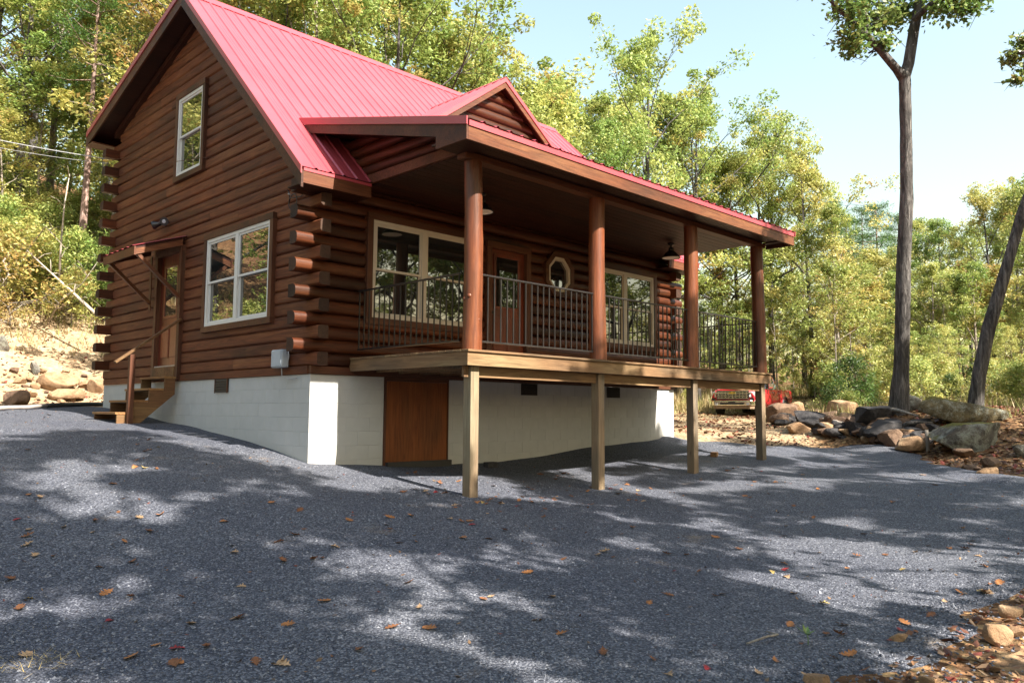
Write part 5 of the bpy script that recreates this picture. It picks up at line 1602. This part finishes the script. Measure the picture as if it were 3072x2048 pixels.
for x, y, h, v in ((-6, 13.2, 2.4, 'b2'), (-7.2, 14, 3.0, 'b4'), (-8.4, 13.4, 2.6, 'b1'), (-9.6, 14.6, 3.2, 'b2'), (-10.8, 15.6, 3.0, 'b4'), (-12, 16.6, 3.2, 'b1'), (-8.6, 16, 3.2, 'b2'), (-6.6, 15.6, 2.8, 'b1'), (-13.2, 15, 3.0, 'b2')):
    plant(v, x, y, h, 'reflected_shrub', 'shrub outside the left edge that shows in the gable window', 'shrub', 'shrubs seen only in the gable window')
# ---- dead branches on the left bank
def branch(pts, rad, label):
    P = [Vector(at(x * 1.3061, y * 1.3061, d + 9.5)) for x, y, d in pts]; rad *= 1.25; g0 = zg1(P[-1].x, P[-1].y)
    mb = MB().tube(P, [rad * (1 - .75 * i / (len(P) - 1)) for i in range(len(P))][::-1], 7)
    r_ = random.Random(int(pts[0][0]))
    for i in range(len(P) - 1):
        for s in range(2):
            q = P[i].lerp(P[i + 1], r_.random()); e = q + Vector((r_.uniform(-.5, .5), r_.uniform(-.5, .5), r_.uniform(-.1, .6)))
            mb.tube([q, q.lerp(e, .5) + Vector((0, 0, .06)), e], [rad * .35, rad * .22, rad * .1], 5)
    tag(mb.build('dead_branch', M['dead']), label, 'branch')


branch([(62, 575, 17), (110, 620, 16.8), (165, 670, 16.6), (225, 725, 16.5)], .045, 'long bleached branch slanting down to the cabin corner')
branch([(150, 570, 17.2), (105, 520, 17.4), (60, 580, 17.6), (40, 640, 18)], .03, 'bent bleached branch above the long slanting one')
branch([(160, 400, 17.6), (148, 470, 17.5), (140, 560, 17.5), (136, 640, 17.6)], .035, 'upright pale dead stem in front of the pine trunk')
branch([(0, 660, 16.4), (20, 630, 16.5), (8, 600, 16.6), (30, 570, 16.7)], .04, 'pale dead branch at the left edge of the picture')
branch([(225, 600, 16.8), (190, 650, 17), (140, 690, 17.2), (110, 740, 17.6)], .025, 'thin bleached branch crossing the long slanting one')

# ---- far woods, read as one mass
rng = np.random.RandomState(99)
n = 150000
ang = rng.uniform(R(-75), R(150), n); dist = rng.uniform(56, 92, n)
X = CAM[0] + dist * np.cos(ang); Y = CAM[1] + dist * np.sin(ang); zb_ = zg(X, Y)
topf = 7.6 + 2.0 * np.sin(ang * 31) + 1.8 * np.sin(ang * 67 + 1) + 1.2 * np.sin(ang * 143 + 2)
Z = zb_ + topf * rng.uniform(0.02, 1, n) ** .85
cl = pick('green', n, rng) * .5 + pick('yellow', n, rng) * .5
cl *= (.85 + .35 * np.sin(X * .9) * np.sin(Y * .8 + Z))[:, None] * rng.uniform(.7, 1.2, (n, 1))
V, F = leaf_quads(np.c_[X, Y, Z], .5 * rng.uniform(.6, 1.3, n), rng, .4, .6)
tag(link(bpy.data.objects.new('distant_woods', np_mesh('distant_woods', V, F, M['leaf'], False, np.repeat(cl, 4, 0)))), kind='stuff')

# ---- leaf litter on the woodland floor and the dirt corner
def scatter_litter(name, regions, seed, size, cols, asp=.6):
    rng = np.random.RandomState(seed); Xs = []; Ys = []; Ss = []
    for x0, x1, y0, y1, n, sc in regions:
        Xs.append(rng.uniform(x0, x1, n)); Ys.append(rng.uniform(y0, y1, n)); Ss.append(np.full(n, sc))
    X = np.concatenate(Xs); Y = np.concatenate(Ys); Sz = np.concatenate(Ss)
    keep = (sdist(GP, X, Y) < -.05) & ~((X > -.1) & (X < 9.1) & (Y > -.1) & (Y < 8.4)); X, Y, Sz = X[keep], Y[keep], Sz[keep]
    Z = zg(X, Y) + rng.uniform(.005, .04, len(X))
    V, F = leaf_quads(np.c_[X, Y, Z], Sz * rng.uniform(.6, 1.3, len(X)), rng, 1.6, asp)
    c = np.array(cols)[rng.randint(0, len(cols), len(X))] * rng.uniform(.6, 1.3, (len(X), 1))
    tag(link(bpy.data.objects.new(name, np_mesh(name, V, F, M['litter'], False, np.repeat(c, 4, 0)))), kind='stuff')


LC = [(.15, .062, .032), (.20, .105, .055), (.09, .038, .025), (.24, .145, .085), (.18, .045, .034), (.13, .085, .055)]
scatter_litter('leaf_litter', [(-2.5, 4.5, -12, -7.0, 4200, .075), (9, 22, -9, -1, 5200, .11), (10, 40, -6, 14, 9000, .14), (-16, 6, 14, 30, 7000, .13), (6, 30, 9, 26, 3000, .14)], 5, .1, LC)

rng = np.random.RandomState(15); n = 2600
X = rng.uniform(-7, 13, n); Y = rng.uniform(-9, 9, n); ok = (sdist(GP, X, Y) > .15) & ~((X > -.1) & (Y > -.1)); X, Y = X[ok], Y[ok]
V, F = leaf_quads(np.c_[X, Y, zg(X, Y) + .026], rng.uniform(.018, .05, len(X)), rng, 2.0, .5)
c = np.array(LC)[rng.randint(0, len(LC), len(X))] * rng.uniform(.5, 1.1, (len(X), 1))
tag(link(bpy.data.objects.new('leaf_crumbs', np_mesh('leaf_crumbs', V, F, M['litter'], False, np.repeat(c, 4, 0)))), kind='stuff')


# ---- dry grass and weeds along the wood edge
def grass(name, regions, seed):
    rng = np.random.RandomState(seed); vs = []; fs = []; cs = []
    for x0, x1, y0, y1, n, h in regions:
        X = rng.uniform(x0, x1, n); Y = rng.uniform(y0, y1, n)
        ok = (sdist(GP, X, Y) < -.3) & ~((X > -.3) & (X < 9.3) & (Y > -.3) & (Y < 8.6)); X, Y = X[ok], Y[ok]; Z = zg(X, Y)
        for x, y, z in zip(X, Y, Z):
            c = np.array(((.30, .24, .11), (.18, .20, .05), (.36, .29, .15), (.24, .17, .08))[rng.randint(4)])
            for b in range(6):
                a = rng.uniform(0, 6.28); L = h * rng.uniform(.5, 1.2); lean = rng.uniform(.15, .6) * L
                bx, by = x + rng.normal() * .06, y + rng.normal() * .06; w = .012 + .004 * L
                o_ = len(vs); ex, ey = bx + math.cos(a) * lean, by + math.sin(a) * lean
                vs += [(bx - w * math.sin(a), by + w * math.cos(a), z - .02), (bx + w * math.sin(a), by - w * math.cos(a), z - .02), (ex, ey, z + L)]
                fs.append((o_, o_ + 1, o_ + 2)); cs += [c, c, c]
    me = np_mesh(name, np.array(vs), np.array(fs), M['litter'], False, np.array(cs))
    tag(link(bpy.data.objects.new(name, me)), kind='stuff')


grass('dry_grass', [(15, 26, -6, 0, 500, .35), (20, 42, -2, 4, 1400, .5), (24, 44, 10.5, 16, 1300, .55), (-10, 4, 18.5, 22, 380, .35), (-14, 5, 21, 27, 600, .5)], 8)


# ---- loose gravel stones near the camera
rng = np.random.RandomState(4)
n = 60000
dd = 3.6 + 8.5 * rng.uniform(0, 1, n) ** 1.4; lat = rng.uniform(-.72, .72, n) * dd
X = CAM[0] + CF[0] * dd + CR[0] * lat; Y = CAM[1] + CF[1] * dd + CR[1] * lat
ok = sdist(GP, X, Y) > .1 - .75 * rng.uniform(0, 1, n) ** 2.2; ok &= ~((X > -.05) & (Y > -.05)); X, Y = X[ok], Y[ok]; n = len(X); Z = zg(X, Y) + .016
oct_ = np.array([(1, 0, 0), (-.5, .87, 0), (-.5, -.87, 0), (.3, .2, .8), (-.2, -.3, -.6)])
tri = np.array([(0, 1, 3), (1, 2, 3), (2, 0, 3), (1, 0, 4), (2, 1, 4), (0, 2, 4)])
sz = rng.uniform(.006, .015, n); th = rng.uniform(0, 6.28, n)
base = oct_[None] * (1 + .35 * rng.normal(size=(n, 5, 3))) * sz[:, None, None] * np.array([1, 1, .8])
ca, sa = np.cos(th)[:, None], np.sin(th)[:, None]
V = np.stack([base[..., 0] * ca - base[..., 1] * sa + X[:, None], base[..., 0] * sa + base[..., 1] * ca + Y[:, None], base[..., 2] + Z[:, None]], -1).reshape(-1, 3)
F = (tri[None] + 5 * np.arange(n)[:, None, None]).reshape(-1, 3)
gcl = np.array([(.037, .042, .058), (.075, .083, .108), (.12, .13, .16), (.053, .059, .077), (.165, .175, .205)])[rng.randint(0, 5, n)] * rng.uniform(.8, 1.2, (n, 1))
mt, nn_, ll_, bb_ = new_mat('loose stone')
aa = nn_.new('ShaderNodeAttribute'); aa.attribute_name = 'col'; ll_.new(aa.outputs['Color'], bb_.inputs['Base Color']); bb_.inputs['Roughness'].default_value = .8
tag(link(bpy.data.objects.new('loose_gravel', np_mesh('loose_gravel', V, F, mt, False, np.repeat(gcl, 5, 0)))), kind='stuff')


# ---- fallen leaves on the gravel
def oak_leaf(seed):
    r_ = random.Random(seed); L = 1.0; pts = []
    prof = [(0, .03), (.14, .05), (.22, .20), (.30, .09), (.42, .32), (.52, .13), (.64, .36), (.74, .15), (.84, .24), (.93, .10), (1.0, 0)]
    pts = [(x - .5, y * r_.uniform(.8, 1.15)) for x, y in prof] + [(x - .5, -y * r_.uniform(.8, 1.15)) for x, y in prof[-2::-1]]
    cu, cv = r_.uniform(.3, 1.2), r_.uniform(-.4, .8)
    vs = [(x, y, cu * y * y * 1.2 + cv * x * x * .8 + .03) for x, y in pts]; n_ = len(prof)
    mid = [(x - .5, 0, cv * (x - .5) ** 2 * .8 + .03) for x, _ in prof]
    vs += mid; k0 = len(pts); fs = []
    for i in range(n_ - 1):
        fs.append((i, i + 1, k0 + i + 1, k0 + i))
        a, b = (len(pts) - i) % len(pts), len(pts) - i - 1
        fs.append((k0 + i, k0 + i + 1, b, a if i else 0))
    vs2 = vs; return vs2, fs


LCOL = {'brown': (.15, .065, .03), 'orange': (.27, .115, .042), 'tan': (.29, .19, .11), 'red': (.20, .022, .025), 'yellow': (.36, .26, .09)}
LM = {}
for i, (cn, c) in enumerate(LCOL.items()):
    mt = plain('%s dry leaf' % cn, c, .7, var=.3, nscale=3.0, spec=.2)
    for j in range(3):
        vs, fs = oak_leaf(i * 10 + j); me = MB().add(vs, fs).mesh('leaf', mt); LM[(cn, j)] = me
rr = random.Random(77)
spots = []
# drifts seen in the photo, then singles
for (px, py, n, sp) in ((1290, 1440, 10, 35), (1270, 1470, 10, 40), (1480, 1510, 16, 70), (1640, 1500, 12, 50), (1900, 1480, 12, 60), (430, 1455, 10, 30), (2350, 1715, 3, 20), (2800, 1900, 14, 70), (2950, 1780, 12, 50), (2620, 1990, 10, 60), (2280, 1470, 6, 60), (1450, 1560, 6, 80), (1120, 1420, 6, 40), (1800, 1465, 6, 25), (1650, 1440, 6, 40)):
    for _ in range(n): spots.append((rr.gauss(px, sp), rr.gauss(py, sp * .3)))
for _ in range(190): spots.append((rr.uniform(0, 3050), 1330 + 700 * rr.random() ** 1.1))
cnt = 0
for px, py in spots:
    d = CF + (px - 1536) / FPX * CR - (py - 1024) / FPX * CU
    if d[2] > -.02: continue
    t = 1.0; 
    for _ in range(60):
        p = CAM + d * t; g_ = zg1(p[0], p[1]) + .02
        if p[2] - g_ < .003: break
        t += max(.01, (p[2] - g_) / (-d[2]) * .6)
    if t > 24: continue
    X_, Y_ = np.array([p[0]]), np.array([p[1]])
    if sdist(GP, X_, Y_)[0] < .1 or (p[0] > -.1 and p[1] > -.12): continue
    cn = rr.choices(['brown', 'orange', 'tan', 'red', 'yellow'], [4, 3.5, 2, .7, .5])[0]
    o = inst('fallen_leaf', LM[(cn, rr.randrange(3))]); s = rr.uniform(.055, .125)
    o.location = (p[0], p[1], g_ + .004); o.scale = (s, s, s * rr.uniform(.7, 1.3)); o.rotation_euler = (rr.uniform(-.35, .35), rr.uniform(-.3, .3), rr.uniform(0, 6.28))
    tag(o, 'dry fallen leaf lying on the grey gravel yard', 'leaf', 'fallen leaves on the gravel'); cnt += 1
print('leaves', cnt)

# ---- small plants and twigs in the yard
c = ground_pt(2424, 1932)
sd_ = empty('seedling', c); gl_ = plain('fresh green leaf', (.075, .14, .022), .45, var=.15)
MB().tube([(0, 0, -.02), (.005, 0, .04), (0, .01, .075)], [.003, .0025, .002], 5).build('stem', gl_, sd_)
for a, el, L in ((.3, 25, .085), (2.2, 40, .09), (3.9, 18, .09), (5.2, 30, .07), (1.2, 65, .07)):
    u = Vector((math.cos(a) * math.cos(R(el)), math.sin(a) * math.cos(R(el)), math.sin(R(el)))); s_ = Vector((-math.sin(a), math.cos(a), 0)) * L * .22; b = Vector((0, .01, .06))
    MB().add([b, b + u * L * .45 + s_, b + u * L, b + u * L * .45 - s_, b + u * L * .45 + Vector((0, 0, -.006))], [(0, 1, 4), (1, 2, 4), (2, 3, 4), (3, 0, 4)]).build('leaf', gl_, sd_)
tag(sd_, 'small bright green seedling growing through the gravel', 'seedling')
a, b = ground_pt(2240, 1935), ground_pt(2300, 1900)
mid = a.lerp(b, .6) + Vector((.10, -.08, .02))
tag(MB().tube([a + Vector((0, 0, .01)), a.lerp(mid, .5) + Vector((.02, -.02, .02)), mid, b + Vector((0, 0, .015))], [.006, .008, .007, .004], 7).build('twig', M['dead']), 'curved pale twig lying on the gravel', 'twig')
c = ground_pt(100, 1985); rng = np.random.RandomState(12); vs = []; fs = []; cs = []
for i in range(150):
    a = rng.uniform(0, 6.28); L = rng.uniform(.04, .11); x, y = c.x + rng.normal() * .10 * CR[0] * 1.6 + rng.normal() * .03, c.y + rng.normal() * .03 - rng.normal() * .08
    o_ = len(vs); w_ = .0025; ex, ey, ez = x + math.cos(a) * L, y + math.sin(a) * L, c.z + rng.uniform(.006, .03)
    vs += [(x - w_ * math.sin(a), y + w_ * math.cos(a), c.z - .01), (x + w_ * math.sin(a), y - w_ * math.cos(a), c.z - .01), (ex, ey, ez)]; fs.append((o_, o_ + 1, o_ + 2)); cs += [(.40, .29, .13)] * 3
tag(link(bpy.data.objects.new('straw_tuft', np_mesh('straw_tuft', np.array(vs), np.array(fs), M['litter'], False, np.array(cs)))), 'flattened tuft of straw coloured grass on the gravel at lower left', 'grass')
